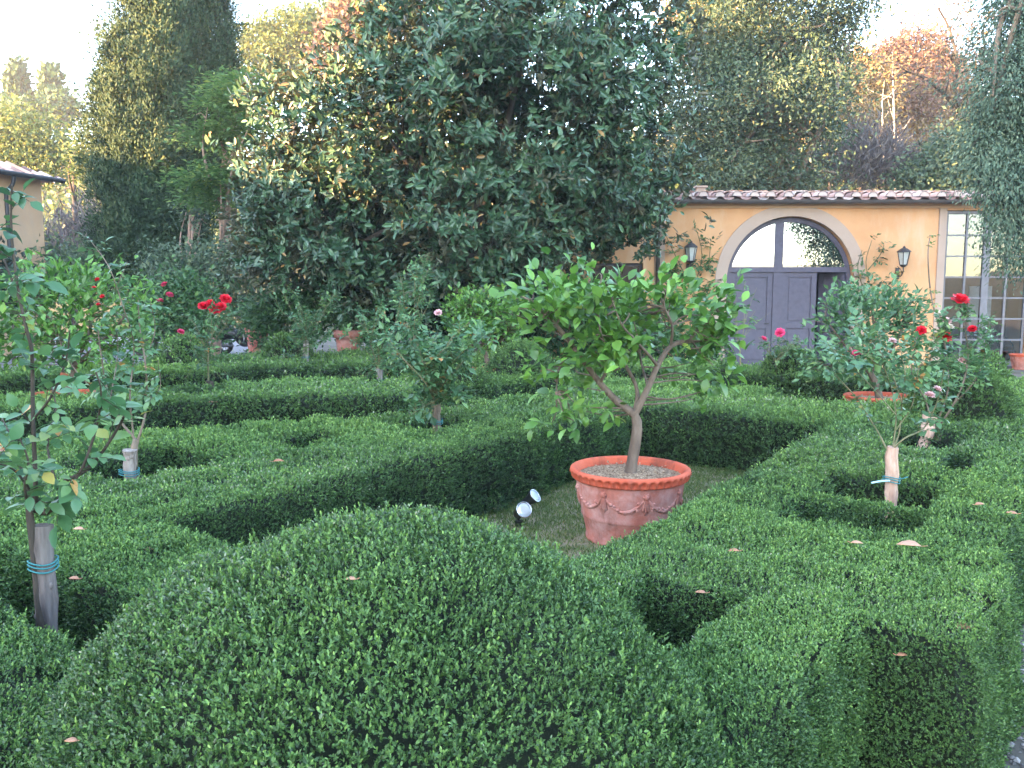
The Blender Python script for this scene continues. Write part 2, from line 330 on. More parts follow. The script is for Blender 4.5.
PITS = [rect(4.66, 5.12, .58, 1.14), rect(4.06, 4.44, .55, 1.15), rect(6.5, 7.1, .66, 1.12), rect(3.95, 4.55, 4.72, 5.2), rect(5.0, 5.62, 4.25, 4.82), rect(2.55, 3.35, 4.75, 5.45),
        rect(6.55, 7.1, 4.45, 4.7), rect(5.35, 6.0, 8.3, 8.75), rect(8.9, 9.5, 10.2, 10.6), rect(7.5, 8.1, 7.35, 7.75), rect(9.5, 10.1, 3.4, 4.0), rect(5.6, 6.3, .5, .62)]
CELL = .03
UU = np.arange(-.2, 14.6, CELL); VV = np.arange(-1.0, 14.2, CELL)
gu, gv = np.meshgrid(UU, VV, indexing='ij'); Q = np.stack((gu.ravel(), gv.ravel()), -1)
q3 = np.c_[Q, np.zeros(len(Q))]
wob = .022 * noise(q3, 9, 3) + .018 * noise(q3, 22, 4)
S = np.stack([sdf(h[1], Q) for h in HEDGES]); hid = S.argmax(0); dfield = S.max(0)
for p in PITS: dfield = np.minimum(dfield, -sdf(p, Q))
dfield = dfield + wob
Hs = np.array([h[2] for h in HEDGES])[hid] + .014 * noise(q3, 2.5, 5) + .012 * noise(q3, 11, 6)
def prof(d, H): return np.where(d > 0, H * (1 - (1 - np.clip(d / .11, 0, 1)) ** 6), 0)
def field_mesh(d, H):
    z = prof(d, H).reshape(gu.shape); xy = uvxy_arr(Q)
    return np.c_[xy, z.ravel()]
def uvxy_arr(q): return q[:, :1] * GU + q[:, 1:2] * GV
NU, NV = gu.shape
ii, jj = np.meshgrid(np.arange(NU - 1), np.arange(NV - 1), indexing='ij')
i0 = (ii * NV + jj).ravel(); QF = np.stack((i0, i0 + NV, i0 + NV + 1, i0 + 1), -1)
CAMP = np.array((0, 0, CAMH))
def seen(P, extra=1.6): return (P[:, 1] > .25) & (np.abs(P[:, 0]) < .68 * P[:, 1] + extra)
def box_foliage(acc, P, N, mats=(0, 1), pale=0.0, size=1.0, dens=5):
    """sprigs of small leaves standing on a clipped surface"""
    dist = np.linalg.norm(P - CAMP, axis=1); near = len(dist) and np.median(dist) < 4
    L0 = np.clip(.0034 * dist, .0098, .08) * size
    tuft = noise(P, 34, 18); P = P + N * (.010 * tuft + .013 * noise(P, 13, 19) + .006 * R.normal(size=len(P)))[:, None] * np.clip(.6 + .14 * dist, 1, 1.8)[:, None]
    A = nrm(N * .75 + np.array((0, 0, .55)) + rdir(len(P)) * .5)
    H = R.random(len(P)) ** 2 * 1.2
    pn = noise(P, 3.2, 8); up = N[:, 2]
    hn = R.normal(size=len(P)) + noise(P, 9, 14)
    # rare taller shoots of new growth
    tall = R.random(len(P)) < .06
    for k in range(dens):
        t = (k + R.random(len(P))) / dens
        D = nrm(A * .95 + rdir(len(P)) * .75)
        h = (t * (1.3 + H) - .7) * L0 * np.where(tall, 2.0, 1)
        L = L0 * R.uniform(.7, 1.25, len(P))
        rnd = .11 + .11 * pn + .05 * tuft + .36 * np.clip(up * 1.6, 0, 1) * (.35 + .65 * t) + .15 * R.normal(size=len(P)) + .3 * tall * t + .12 * (hn > 1.5) * t + .06 * up  # side leaves toned darker to stand for shade; tops paler with new growth
        mi = np.where(R.random(len(P)) < pale * np.clip(.5 + .9 * noise(P, 2.2, 9), 0, 1), mats[1], mats[0])
        for q in (0, 1):
            s = mi == mats[q]
            if s.any(): leaves(acc, (P + A * h[:, None])[s], D[s], (A + rdir(len(P)) * .6)[s], L[s], L[s] * R.uniform(.42, .58, s.sum()), mats[q], rnd[s], T_OBL if near else T_FOLD)
def shoots(acc, P, N, mat, per_leaf=11):
    """upright shoots of regrowth: a twig with pairs of small leaves"""
    n = len(P)
    if n == 0: return
    A = nrm(N * .35 + np.array((0, 0, 1)) + rdir(n) * .28); H = R.uniform(.018, .05, n); tone = R.uniform(.35, .95, n)
    for k in range(per_leaf):
        f = (k + .5) / per_leaf; th = k * 2.4 + R.random(n) * 6.28; e = nrm(np.cross(A, rdir(n)))
        D = nrm(A * (.55 + .7 * f) + e * (1.05 - .6 * f)); L = np.where(f > .85, .8, 1) * R.uniform(.009, .0145, n)
        leaves(acc, P + A * (H * f)[:, None], D, A + rdir(n) * .3, L, L * R.uniform(.42, .55, n), mat, np.clip(tone * .55 + .35 * f + R.normal(size=n) * .08, 0, 1), T_OBL)
G0 = 'clipped box hedges of the parterre'
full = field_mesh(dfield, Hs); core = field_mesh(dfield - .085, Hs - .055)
fz = full[QF][:, :, 2].max(1); cz = core[QF][:, :, 2].max(1); own = hid[QF[:, 0]]
for n, (lab, poly, h) in enumerate(HEDGES):
    a = Acc(); s = (own == n) & (cz > 0)
    used, inv = np.unique(QF[s], return_inverse=True)
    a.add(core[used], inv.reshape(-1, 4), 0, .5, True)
    f = QF[(own == n) & (fz > 0)]; V = full[f]
    c = V.mean(1); f = f[seen(c)]; V = full[f]; c = V.mean(1)
    cr = np.cross(V[:, 2] - V[:, 0], V[:, 3] - V[:, 1]); ar = np.linalg.norm(cr, axis=1) / 2; N = nrm(cr)
    L0 = np.clip(.0034 * np.linalg.norm(c - CAMP, axis=1), .0098, .08)
    cnt = R.poisson(ar * 1.35 / L0 ** 2 * np.where(N[:, 2] > .45, 1, 1.1)); idx = np.repeat(np.arange(len(f)), cnt)
    b = R.random((len(idx), 2)); Vi = V[idx]
    P = (Vi[:, 0] * (1 - b[:, :1]) + Vi[:, 1] * b[:, :1]) * (1 - b[:, 1:]) + (Vi[:, 3] * (1 - b[:, :1]) + Vi[:, 2] * b[:, :1]) * b[:, 1:]
    Nn = N[idx]; hole = noise(P, 5, 12) + noise(P, 13, 13) * .7
    keep = (hole > -1.9) | (R.random(len(P)) < .35)
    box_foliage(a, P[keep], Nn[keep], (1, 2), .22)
    sh = (np.linalg.norm(P - CAMP, axis=1) < 4.2) & (Nn[:, 2] > .4) & keep; sh &= R.random(len(P)) < .016 * np.clip(1 + noise(P, 6, 17), 0, 3); shoots(a, P[sh], Nn[sh], 1)
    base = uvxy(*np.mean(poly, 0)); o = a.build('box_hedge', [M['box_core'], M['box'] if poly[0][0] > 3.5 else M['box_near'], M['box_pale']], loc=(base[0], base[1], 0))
    tag(o, lab, 'hedge', G0)
# ------------------------------------------------------------------ clipped domes
def dome(name, label, c, r, pw=2.4, zc=0.0, pale=.3, group='clipped box mounds', squash=1.0):
    """superellipsoid mound; r = (rx, ry, height above zc)"""
    a = Acc(); c = np.array((c[0], c[1], zc)); r = np.array(r, float)
    def surf(d, shrink=0):
        s = (np.abs(d / (r - shrink)) ** pw).sum(1) ** (-1 / pw)
        p = d * s[:, None]
        return c + p * (1 + .035 * noise(c + p, 2.4 / r[2] , 21) + .022 * noise(c + p, 7 / r[2], 22))[:, None]
    th = np.linspace(0, 2 * math.pi, 49)[:-1]; ph = np.linspace(math.pi / 2, -.25, 19)
    T, Pp = np.meshgrid(th, ph); d = np.stack((np.cos(T) * np.cos(Pp), np.sin(T) * np.cos(Pp), np.sin(Pp)), -1).reshape(-1, 3)
    i = np.arange(18)[:, None] * 48; j = np.arange(48); k = (j + 1) % 48
    a.add(surf(d, .07), np.stack((i + j, i + 48 + j, i + 48 + k, i + k), -1).reshape(-1, 4), 0, .5, True)
    dist = np.linalg.norm(c - CAMP); n = 60000
    d = rdir(n); d = d[d[:, 2] > -.2]; p = surf(d); e = 1e-3
    q = np.abs((p - c) / r) ** (pw - 1) * np.sign(p - c) / r; N = nrm(q + .2 * rdir(len(q)) * np.linalg.norm(q, axis=1)[:, None])
    # even density over the surface
    w = (np.linalg.norm(p - c, axis=1) ** 2) / np.maximum((nrm(q) * d).sum(1), .15)
    area = w.mean() * 4 * math.pi * len(d) / n
    L0 = np.clip(.0034 * dist, .0098, .08); m = int(area * 1.4 / L0 ** 2)
    idx = R.choice(len(p), size=m, p=w / w.sum()); P = p[idx] + R.normal(size=(m, 3)) * .012; Nn = N[idx]
    k = (P[:, 2] > .02) & seen(P); hole = noise(P, 5, 12) + noise(P, 13, 13) * .7
    k &= (hole > -1.9) | (R.random(m) < .4)
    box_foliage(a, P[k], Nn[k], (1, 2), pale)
    if dist < 4:
        sh = k & (R.random(m) < .028 * np.clip(1 + noise(P, 6, 17), 0, 3)); shoots(a, P[sh], Nn[sh], np.where(R.random() < 2, 1, 1))
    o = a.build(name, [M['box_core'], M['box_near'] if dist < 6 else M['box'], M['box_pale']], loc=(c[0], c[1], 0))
    return tag(o, label, 'topiary', group)
dome('box_mound', 'huge rounded box mound filling the foreground, speckled with pale leaf tips', (-.31, 2.06), (.86, .86, .665), 1.95, .36, .8)
def dome_at(label, px, ptop, pxw, Y, pw=2.3):
    t = at(px, ptop, Y); w = pxw / FPX * Y / 2
    dome('box_mound', label, (t[0], t[1]), (w, w, t[2] - .02), pw, .02, .1)
dome_at('tall clipped box mound by the path behind the red rose at the right', 962, 366, 98, 7.3, 2.6)
dome_at('small clipped box mound by the foot of the glazed screen', 990, 354, 42, 10.6)
dome_at('round clipped box mound seen left of the potted lemon tree crown', 519, 345, 66, 11.6)
dome_at('flattened clipped ball in front of the terracotta pots at the back', 288, 336, 54, 15.0)
dome_at('clipped box mound half hidden by the dark leafy standard rose', 458, 356, 64, 10.6)
dome_at('clipped box mound before the double doors beside pink roses', 790, 345, 60, 11.8)
dome_at('dark small clipped mound under the right edge of the lemon crown', 724, 358, 34, 11.0)
dome_at('low clipped bush beside the lilac gravel at the left', 182, 336, 62, 13.4, 2.0)
# ------------------------------------------------------------------ ground
def sheet(name, poly, z, mat, sub=None):
    a = Acc(); P = np.array(poly, float); a.add(np.c_[P, np.full(len(P), z)], [tuple(range(len(P)))], 0); return structure(a.build(name, mat))
gx = np.concatenate((np.linspace(-400, -60, 12), np.linspace(-55, 55, 56), np.linspace(60, 400, 12)))
gy = np.concatenate((np.linspace(-200, -20, 10), np.linspace(-15, 140, 78), np.linspace(150, 700, 14)))
def hill_z(x, y):
    t = np.clip((y - 33 - .10 * np.abs(x)) / 70, 0, 1); t = t * t * (3 - 2 * t)
    return t * (14 + np.clip(x, 0, 45) * .17) + np.clip((y - 110) / 250, 0, 1) * 6 + np.clip((-y - 55) / 90, 0, 1) * (8.5 + 1.5 * np.sin(x * .05))
X_, Y_ = np.meshgrid(gx, gy, indexing='ij'); Z_ = hill_z(X_, Y_)
a = Acc(); nx, ny = X_.shape; i_, j_ = np.meshgrid(np.arange(nx - 1), np.arange(ny - 1), indexing='ij'); k_ = (i_ * ny + j_).ravel()
qf = np.stack((k_, k_ + ny, k_ + ny + 1, k_ + 1), -1)
vv = np.stack((X_, Y_, Z_), -1).reshape(-1, 3); isH = vv[qf][:, :, 2].max(1) > .05
a.add(vv, qf, isH.astype(int), .5, True); structure(a.build('ground', [M['ground'], M['hill']]))
def uvpoly(p): return [tuple(uvxy(*q)) for q in p]
sheet('planting_bed', uvpoly(rect(-.3, 14, -.05, 14.2)), .004, M['soil'])
sheet('lawn', uvpoly(rect(2.0, 7.6, 1.55, 3.75)), .012, M['lawn_ground'])
sheet('gravel_path', uvpoly(rect(-2, 16, -2.2, .14)), .016, M['ground'])
sheet('gravel_drive', [(-60, 13.8), (-8.0, 13.8), (-5.5, 17.0), (-7.5, 30), (-9, 40), (-60, 40)], .008, M['gravel'])
# lawn blades
n = 44000; uv = np.c_[R.uniform(2.2, 7.45, n), R.uniform(1.7, 3.62, n)]; P = np.c_[uvxy_arr(uv), np.full(n, .012)]
kk = noise(P, 2.5, 31) + .5 * R.normal(size=n) > -.55; P = P[kk]; n = len(P)
a = Acc(); D = nrm(np.array((0, 0, 1)) + rdir(n) * .75); D[:, 2] = np.abs(D[:, 2]); leaves(a, P, D, rdir(n), R.uniform(.015, .045, n), .005, 0, np.clip(.4 + .2 * noise(P, 2, 32) + .25 * R.normal(size=n), 0, 1), T_FOLD)
tag(a.build('grass', M['grass']), 'thin mown grass around the terracotta lemon pot', 'grass', kind='stuff')
# pebbles on the path by the hedge
n = 7000; uv = np.c_[R.uniform(2.0, 9, n) , -.9 + 1.02 * R.random(n) ** .8]; P = np.c_[uvxy_arr(uv), np.full(n, .018)]
a = Acc(); s = R.uniform(.006, .016, n)
oct_ = (np.array([(1, 0, 0), (0, 1, 0), (-1, 0, 0), (0, -1, 0), (0, 0, .7), (0, 0, -.4)]), [(0, 1, 4), (1, 2, 4), (2, 3, 4), (3, 0, 4)])
rot = R.uniform(0, 6.28, n); Vp = oct_[0][None] * s[:, None, None] * R.uniform(.7, 1.3, (n, 6, 1))
Vp = np.stack((Vp[..., 0] * np.cos(rot)[:, None] - Vp[..., 1] * np.sin(rot)[:, None], Vp[..., 0] * np.sin(rot)[:, None] + Vp[..., 1] * np.cos(rot)[:, None], Vp[..., 2]), -1) + P[:, None]
a.add(Vp, (np.arange(n)[:, None, None] * 6 + np.array(oct_[1])[None]).reshape(-1, 3), 0, np.repeat(R.random(n), 4), False)
tag(a.build('pebbles', M['stone']), 'grey pebbles strewn on the path along the right hedge', 'gravel', kind='stuff')
# ------------------------------------------------------------------ plants with stems: helpers
def pts(pl, Y, jit=.0, dY=0):
    """pixels (x, y[, depth offset]) -> world points at depth about Y"""
    out = []
    for k, p in enumerate(pl):
        off = p[2] if len(p) > 2 else 0
        out.append(at(p[0], p[1], Y + off + dY * k / max(1, len(pl) - 1) + (R.normal() * jit if k else 0)))
    return np.array(out)
def bloom(name, c, r, mat, parent, up=(0, 0, 1), label=None):
    """a rose flower: rings of cupped petals"""
    a = Acc(); c = np.asarray(c, float); upv = nrm(np.asarray(up, float) + R.normal(size=3) * .25)
    for ring, (n, tilt, ln) in enumerate(((5, .25, .75), (7, .6, .95), (8, 1.05, 1.1), (8, 1.5, 1.05))):
        th = np.arange(n) * 2 * math.pi / n + ring * .4
        e1 = nrm(np.cross(upv, (.3, .5, .8))); e2 = np.cross(upv, e1)
        rad = e1 * np.cos(th)[:, None] + e2 * np.sin(th)[:, None]
        D = nrm(upv * math.cos(tilt) + rad * math.sin(tilt) + rdir(n) * .12)
        leaves(a, np.repeat(c[None] - upv * r * .4, n, 0) + rad * r * .1, D, rad * -math.cos(tilt) + upv * math.sin(tilt), r * ln * 1.15, r * 1.1, 0, R.random(n), T_OBL)
    o = a.build(name, mat, parent); 
    if label: o['label'] = label
    return o
def compound(acc, P, D, L, mat, rnd, five=True, T=T_FOLD):
    """rose leaves: leaflets on a short stalk"""
    n = len(P); D = nrm(D); up = nrm(np.array((0, 0, 1)) + rdir(n) * .6); S = nrm(np.cross(D, up)); L = np.broadcast_to(L, (n,))
    for f, sd in ((1.35, 0), (.85, 1), (.85, -1), (.25, 1), (.25, -1))[:5 if five else 3]:
        d = nrm(D * (1 if sd == 0 else .55) + S * sd * .85 + rdir(n) * .22 - np.array((0, 0, .15)))
        l = L * R.uniform(.75, 1.15, n) * (1.1 if sd == 0 else .95)
        leaves(acc, P + D * (L * f)[:, None], d, up, l, l * R.uniform(.55, .72, n), mat, rnd + R.normal(size=n) * .08, T)
def along(cv, n, lo=.25, hi=1.0):
    t = R.uniform(lo, hi, n) * (len(cv) - 1); i = np.minimum(t.astype(int), len(cv) - 2); f = (t - i)[:, None]
    return cv[i] * (1 - f) + cv[i + 1] * f
def stake_part(parent, p0, p1, r, mat, tie_h=.6, tie_r=None, tail=False):
    a = Acc(); p0, p1 = np.asarray(p0, float), np.asarray(p1, float)
    n = 9; L = np.linspace(0, 1, n)[:, None]; P = p0 * (1 - L) + p1 * L; P[1:-1] += R.normal(size=(n - 2, 3)) * r * .08
    tube(a, P, r * (1 + .08 * R.normal(size=n)), 0, 13, jit=.055)
    for _ in range(3):
        q = R.uniform(.3, .95); th = R.uniform(3.4, 6.0); ball(a, p0 * (1 - q) + p1 * q + np.array((math.cos(th), math.sin(th), 0)) * r * .88, (r * .3, r * .22, r * .4), 0, 9, 6)
    s = a.build('stake', mat, parent)
    if tie_h:
        a = Acc(); c = p0 * (1 - tie_h) + p1 * tie_h; tr = tie_r or r * 1.25
        th = np.linspace(0, 2 * math.pi, 25)
        for dz in (-.012, .004, .016):
            tube(a, np.c_[c[0] + np.cos(th) * tr - r * .15, c[1] + np.sin(th) * tr, c[2] + dz + .006 * np.sin(th * 2)], .0032 if r > .02 else .0025, 0, 5, cap=False)
        if tail: tube(a, [c + (-tr * .7, -tr * .8, 0), c + (-tr * 1.6, -tr * .9, .0), c + (-tr * 3.0, -tr * .9, -.012)], [.006, .007, .006], 1, 5); tube(a, [c + (tr * .8, -tr * .7, .01), c + (tr * 1.6, -tr * .8, .022)], .0035, 0, 5)
        put_ = a.build('tie', [M['tie'], M['paletie']], s)
    return s
def rose(label, base, canes, nleaf, L, mat='rose', blooms=(), stake=None, five=True, group='rose bushes on stakes', cat='rose bush', r0=.02, T=T_FOLD, lo=.25, stem=None, bare=(), bark=None):
    """canes: list of (polyline, start radius); first point of each sits on the stem"""
    root = thing('rose_bush', tuple(base), label, cat, group)
    a = Acc(); f = Acc()
    if stem is not None:
        cv = curve(stem, 12); tube(a, cv, np.linspace(r0, r0 * .75, len(cv)) * (1 + .12 * R.normal(size=len(cv)) * .6), 0, 8, jit=.05)
    tot = sum(np.linalg.norm(np.diff(np.asarray(c), axis=0), axis=1).sum() for c, _ in canes)
    for c, r in canes:
        cv = curve(c, 16); tube(a, cv, np.linspace(r, r * .4, len(cv)), 0, 6)
        ln = np.linalg.norm(np.diff(cv, axis=0), axis=1).sum(); n = max(2, int(nleaf * ln / tot))
        P = along(cv, n, lo); D = nrm(rdir(n) + np.array((0, -.15, .15)))
        # petioles
        Lr = L * R.uniform(.65, 1.2, n)
        compound(f, P, D, Lr, 0, np.clip(R.beta(2, 2.2, n), 0, 1), five, T)
        for k in range(0, n, 1 if L > .045 else 3): tube(a, [P[k], P[k] + D[k] * Lr[k] * 1.3], [.0016, .001], 0, 4, cap=False)
    for c in bare:
        cv = curve(c, 12); tube(a, cv, np.linspace(.008, .004, len(cv)), 0, 5); P = along(cv, 7, .3); compound(f, P, rdir(7), L * .6, 0, R.uniform(.9, 1, 7), five, T)
    a.build('stem', M[bark] if bark else M['cane'] if r0 < .0225 else M['bark'], root); f.build('foliage', M[mat], root)
    for (p, r, m) in blooms: bloom('bloom', p, r, M[m], root, (0, -.5, .8))
    if stake: stake_part(root, *stake)
    return root
def rand_canes(top, n, spread, h, r=.006, seed=None):
    out = []
    for k in range(n):
        th = 2 * math.pi * (k + R.random()) / n; d = np.array((math.cos(th), math.sin(th), 0)); s = spread * R.uniform(.55, 1); hh = h * R.uniform(.6, 1.05)
        p = np.array([top, top + d * s * .4 + (0, 0, hh * .35), top + d * s * .8 + (0, 0, hh * .75), top + d * s + (0, 0, hh)]) + np.vstack(([0, 0, 0], R.normal(size=(3, 3)) * spread * .12))
        out.append((p, r))
        if R.random() < .8:
            e = p[2] + np.array((R.normal() * spread * .4, R.normal() * spread * .4, hh * .15)); out.append((np.array([p[1], (p[1] + e) / 2 + (0, 0, .04), e]), r * .7))
    return out
# ------------------------------------------------------------------ potted lemon trees
def pot_parts(root, c, s=1.0, relief=True, seg=192):
    """terracotta tub: c is the ground centre; rim radius .41*s, height .5*s"""
    c = np.asarray(c, float)
    a = Acc()
    body = [(.0, .0), (.285, .0), (.300, .012), (.302, .03), (.296, .045), (.305, .10), (.322, .17), (.327, .18), (.333, .19), (.331, .205), (.345, .27), (.360, .34), (.368, .40), (.372, .432)]
    lathe(a, np.array(body) * s, c, 0, 64)
    pot = a.build('pot', M['terra'], root)
    a = Acc()
    rim = [(.370, .430), (.385, .434), (.391, .446), (.391, .470), (.404, .478), (.411, .489), (.410, .501), (.400, .508), (.383, .508), (.368, .498), (.360, .472), (.352, .40)]
    lathe(a, np.array(rim) * s, c, 0, seg, flute=lambda i, th: (.013 * s * np.cos(44 * th) if 1 < i < 5 else np.zeros_like(th)))
    rm = a.build('rim', M['terra_rim'], pot)
    a = Acc(); rr = np.linspace(0, .366, 8) * s
    lathe(a, [(x, .452 * s + .02 * s * (1 - (x / .37 / s) ** 2) + R.normal() * .003) for x in rr[::-1]], c, 0, 40)
    n = 260 if relief else 40; th = R.uniform(0, 6.28, n); q = np.sqrt(R.random(n)) * .34 * s
    P = np.c_[c[0] + q * np.cos(th), c[1] + q * np.sin(th), c[2] + np.full(n, .466 * s) + .012 * R.random(n)]
    leaves(a, P, rdir(n) * (1, 1, .35), np.array((0, 0, 1)) + rdir(n) * .5, R.uniform(.015, .04, n), R.uniform(.008, .02, n), 0, R.random(n), T_FLAT)
    a.build('soil', M['potsoil'], pot)
    if relief:
        a = Acc()
        def on(th, z, lift=0):
            r = np.interp(z, [b[1] for b in body[4:]], [b[0] for b in body[4:]]) + lift; return c + s * np.array((r * math.cos(th), r * math.sin(th), z))
        for k in range(8):
            t0 = k * math.pi / 4 + .15; t1 = t0 + math.pi / 4
            g = [on(t0 + (t1 - t0) * q, .375 - .10 * (1 - (2 * q - 1) ** 2), -.004) for q in np.linspace(0, 1, 13)]
            tube(a, g, np.array([.007 + .008 * (1 - (2 * q - 1) ** 2) for q in np.linspace(0, 1, 13)]) * s * (1 + .25 * R.normal(size=13) * .5), 0, 7, jit=.12)
            for q in np.linspace(.2, .8, 5):
                for e in range(3): ball(a, on(t0 + (t1 - t0) * q + R.normal() * .02, .375 - .10 * (1 - (2 * q - 1) ** 2) + R.normal() * .012, .001), .011 * s * R.uniform(.7, 1.2), 0, 7, 5)
            ball(a, on(t0, .382, -.006), .024 * s, 0, 10, 7)
            for e in range(6): ball(a, on(t0 + .045 * math.cos(e * 1.05), .382 + .017 * math.sin(e * 1.05), .0), .011 * s, 0, 7, 5)
            for e in range(3): tube(a, [on(t0 + .02 * (e - 1), .36, .004), on(t0 + .045 * (e - 1), .29, .004), on(t0 + .05 * (e - 1), .26 + .02 * abs(e - 1), .003)], np.array([.008, .011, .004]) * s, 0, 6)
        a.build('relief_garland', M['terra'], pot)
    return pot
def leaf_tufts(acc, C, n, spread, L, mat=0, T=T_LEAF, wr=.45, out=None, rb=(2, 2.4), droop=.15):
    """n leaves round each twig end in C"""
    P = np.repeat(C, n, 0) + R.normal(size=(len(C) * n, 3)) * spread
    d = rdir(len(P)) + (np.repeat(out, n, 0) * .8 if out is not None else 0) + np.array((0, 0, .45 - droop))
    l = L * R.uniform(.6, 1.15, len(P)); up = nrm(np.array((0, -.25, 1)) + rdir(len(P)) * .55)
    leaves(acc, P, d, up, l, l * wr * R.uniform(.85, 1.2, len(P)), mat, R.beta(*rb, len(P)), T)
def lemon_tree(label, potc, s, trunk_top, limbs, blobs, nt, per, L, T=T_LEAF, relief=False, seg=96, fruit=0, mat='lemon', tr=.045, group='potted lemon trees'):
    root = thing('potted_lemon_tree', tuple(potc), label, 'potted lemon tree', group)
    pot_parts(root, potc, s, relief, seg)
    a = Acc(); f = Acc(); base = np.asarray(potc, float) + (0, 0, .455 * s)
    cv = curve(trunk_top(base), 12); tube(a, cv, np.linspace(tr * 1.15, tr * .82, len(cv)) , 0, 12, jit=.03)
    ends = []
    for pl, r in limbs:
        c = curve(pl, 16); tube(a, c, np.linspace(r, r * .35, len(c)), 0, 8, jit=.03); ends.append(c)
    LC = np.vstack(ends); tw = []
    B = np.array([b[0] for b in blobs]); BR = np.array([b[1] for b in blobs]); w = BR.prod(1) ** .7
    idx = R.choice(len(B), nt, p=w / w.sum()); d = rdir(nt); C = B[idx] + d * BR[idx] * (R.random(nt) ** .45)[:, None]
    # twigs from the nearest limb point
    for c in C[:: max(1, nt // 90)]:
        k = np.argmin(np.linalg.norm(LC - c, axis=1) + .15 * (LC[:, 2] > c[2])); m = (LC[k] + c) / 2 + R.normal(size=3) * .03 * s
        tube(a, curve([LC[k], m, c], 6), np.linspace(.007, .003, len(curve([LC[k], m, c], 6))) * s, 0, 5, cap=False)
    leaf_tufts(f, C, per, L * .55, L, 0, T, .54, nrm(C - B.mean(0)))
    a.build('trunk', M['lemon_bark'], root); f.build('crown', M[mat], root)
    for k in range(fruit):
        c = C[R.integers(nt)] + (R.normal() * .04, R.normal() * .04 - .05, -.06); b = Acc(); ball(b, c, (.026, .026, .034), 0, 10, 8); ball(b, c + (0, 0, -.033), (.008, .008, .008), 0, 8, 5); b.build('lemon', M['lemon_fruit'], root)
    return root
YL = 5.42; PC = at(630, 470, YL); PC = np.array((PC[0], PC[1], 0))
def tt(base): return np.array([base, *pts([(637, 430)], YL), *pts([(634, 412)], YL)])
lim = [(pts([(634, 414), (618, 402), (600, 383), (577, 352, -.08), (556, 325, -.15), (530, 300, -.25)], YL), .030),
       (pts([(635, 414), (648, 388), (658, 365), (671, 346), (690, 338, .05), (708, 318, .12), (722, 296, .2)], YL), .026),
       (pts([(634, 416), (637, 390, .06), (622, 360, .2), (600, 335, .35), (585, 305, .45)], YL), .018),
       (pts([(671, 346), (672, 325, -.1), (664, 305, -.2), (668, 285, -.25)], YL), .012),
       (pts([(658, 366), (640, 345, -.2), (622, 325, -.35), (612, 300, -.4)], YL), .012),
       (pts([(600, 383), (610, 360, -.15), (600, 330, -.25), (598, 295, -.3)], YL), .012),
       (pts([(577, 352), (560, 365, -.1), (556, 392, -.18)], YL), .009), (pts([(577, 352, -.08), (560, 335, .2), (535, 322, .35)], YL), .010),
       (pts([(648, 388), (640, 350, .3), (650, 310, .45)], YL), .010)]
def blob(px, py, rx, ry, off=0, Y=YL, rd=None): return (at(px, py, Y + off), (rx / FPX * Y, (rd if rd else rx / FPX * Y), ry / FPX * Y))
bl = [blob(545, 305, 38, 28, -.1), blob(515, 308, 18, 20, 0), blob(590, 300, 40, 26, -.2), blob(580, 320, 42, 26, .3), blob(640, 305, 42, 28, .0), blob(692, 310, 34, 32, .1), blob(715, 345, 24, 34, .1),
      blob(668, 292, 30, 18, -.2), blob(725, 302, 18, 22, .15), blob(566, 402, 27, 30, -.1), blob(553, 372, 17, 24, -.1), blob(600, 420, 22, 18, .05), blob(585, 372, 26, 24, .35), blob(690, 362, 28, 20, .3),
      blob(640, 340, 45, 22, .4), blob(700, 388, 16, 16, .2), blob(610, 345, 30, 20, -.2), blob(722, 375, 13, 20, .1)]
lemon_tree('spreading lemon tree in a garlanded terracotta tub on the lawn court', PC, 1.0, tt, lim, bl, 262, 7, .106, T_LEAF, True, 264, 14, tr=.036)
def simple_lemon(label, px, prim, Y, s, crown, nt, per, L, tr=.035, T=T_FOLD, fruit=0, mat='lemon'):
    """a lemon pot farther off; crown: list of pixel blobs"""
    c = at(px, prim, Y); c = np.array((c[0], c[1], 0)); top = np.array((c[0], c[1], .45 * s))
    B = [blob(*b[:4], b[4] if len(b) > 4 else 0, Y) for b in crown]; cen = np.mean([b[0] for b in B], 0)
    fork = top * .45 + np.array((cen[0], cen[1], cen[2])) * .55; fork[2] = min(fork[2], top[2] + .35)
    L_ = [(np.array([fork, fork * .5 + b[0] * .5 + R.normal(size=3) * .05, b[0]]), tr * .5) for b in B]
    return lemon_tree(label, c, s, lambda base: np.array([base, (base + fork) / 2 + (.02, 0, 0), fork]), L_, B, nt, per, L, T, False, 64, fruit, mat, tr)
simple_lemon('potted lemon tree behind the left standard roses, its broad crown spanning the left edge', 66, 388, 9.6, 1.05, [(40, 300, 55, 38), (90, 300, 50, 40, .2), (130, 310, 28, 34), (60, 340, 60, 28, -.2), (15, 335, 30, 30, 0), (110, 345, 30, 22, .1)], 420, 6, .12, .06)
simple_lemon('potted lemon tree before the orangery wall, half hidden by the cream and red rose', 880, 393, 9.6, 1.0, [(850, 320, 34, 26), (885, 325, 35, 36, .2), (835, 350, 30, 25, -.1), (900, 360, 26, 24), (860, 365, 36, 22, .1), (825, 318, 20, 16), (905, 318, 20, 18), (870, 300, 50, 16), (820, 365, 20, 16)], 430, 6, .10, .04, mat='rose')
simple_lemon('potted lemon tree in front of the dark gap under the magnolia', 487, 358, 13.4, 1.0, [(470, 305, 24, 16), (500, 312, 30, 18, .2), (480, 330, 26, 16, -.1), (510, 330, 20, 14), (455, 318, 14, 12)], 260, 6, .12, .04)
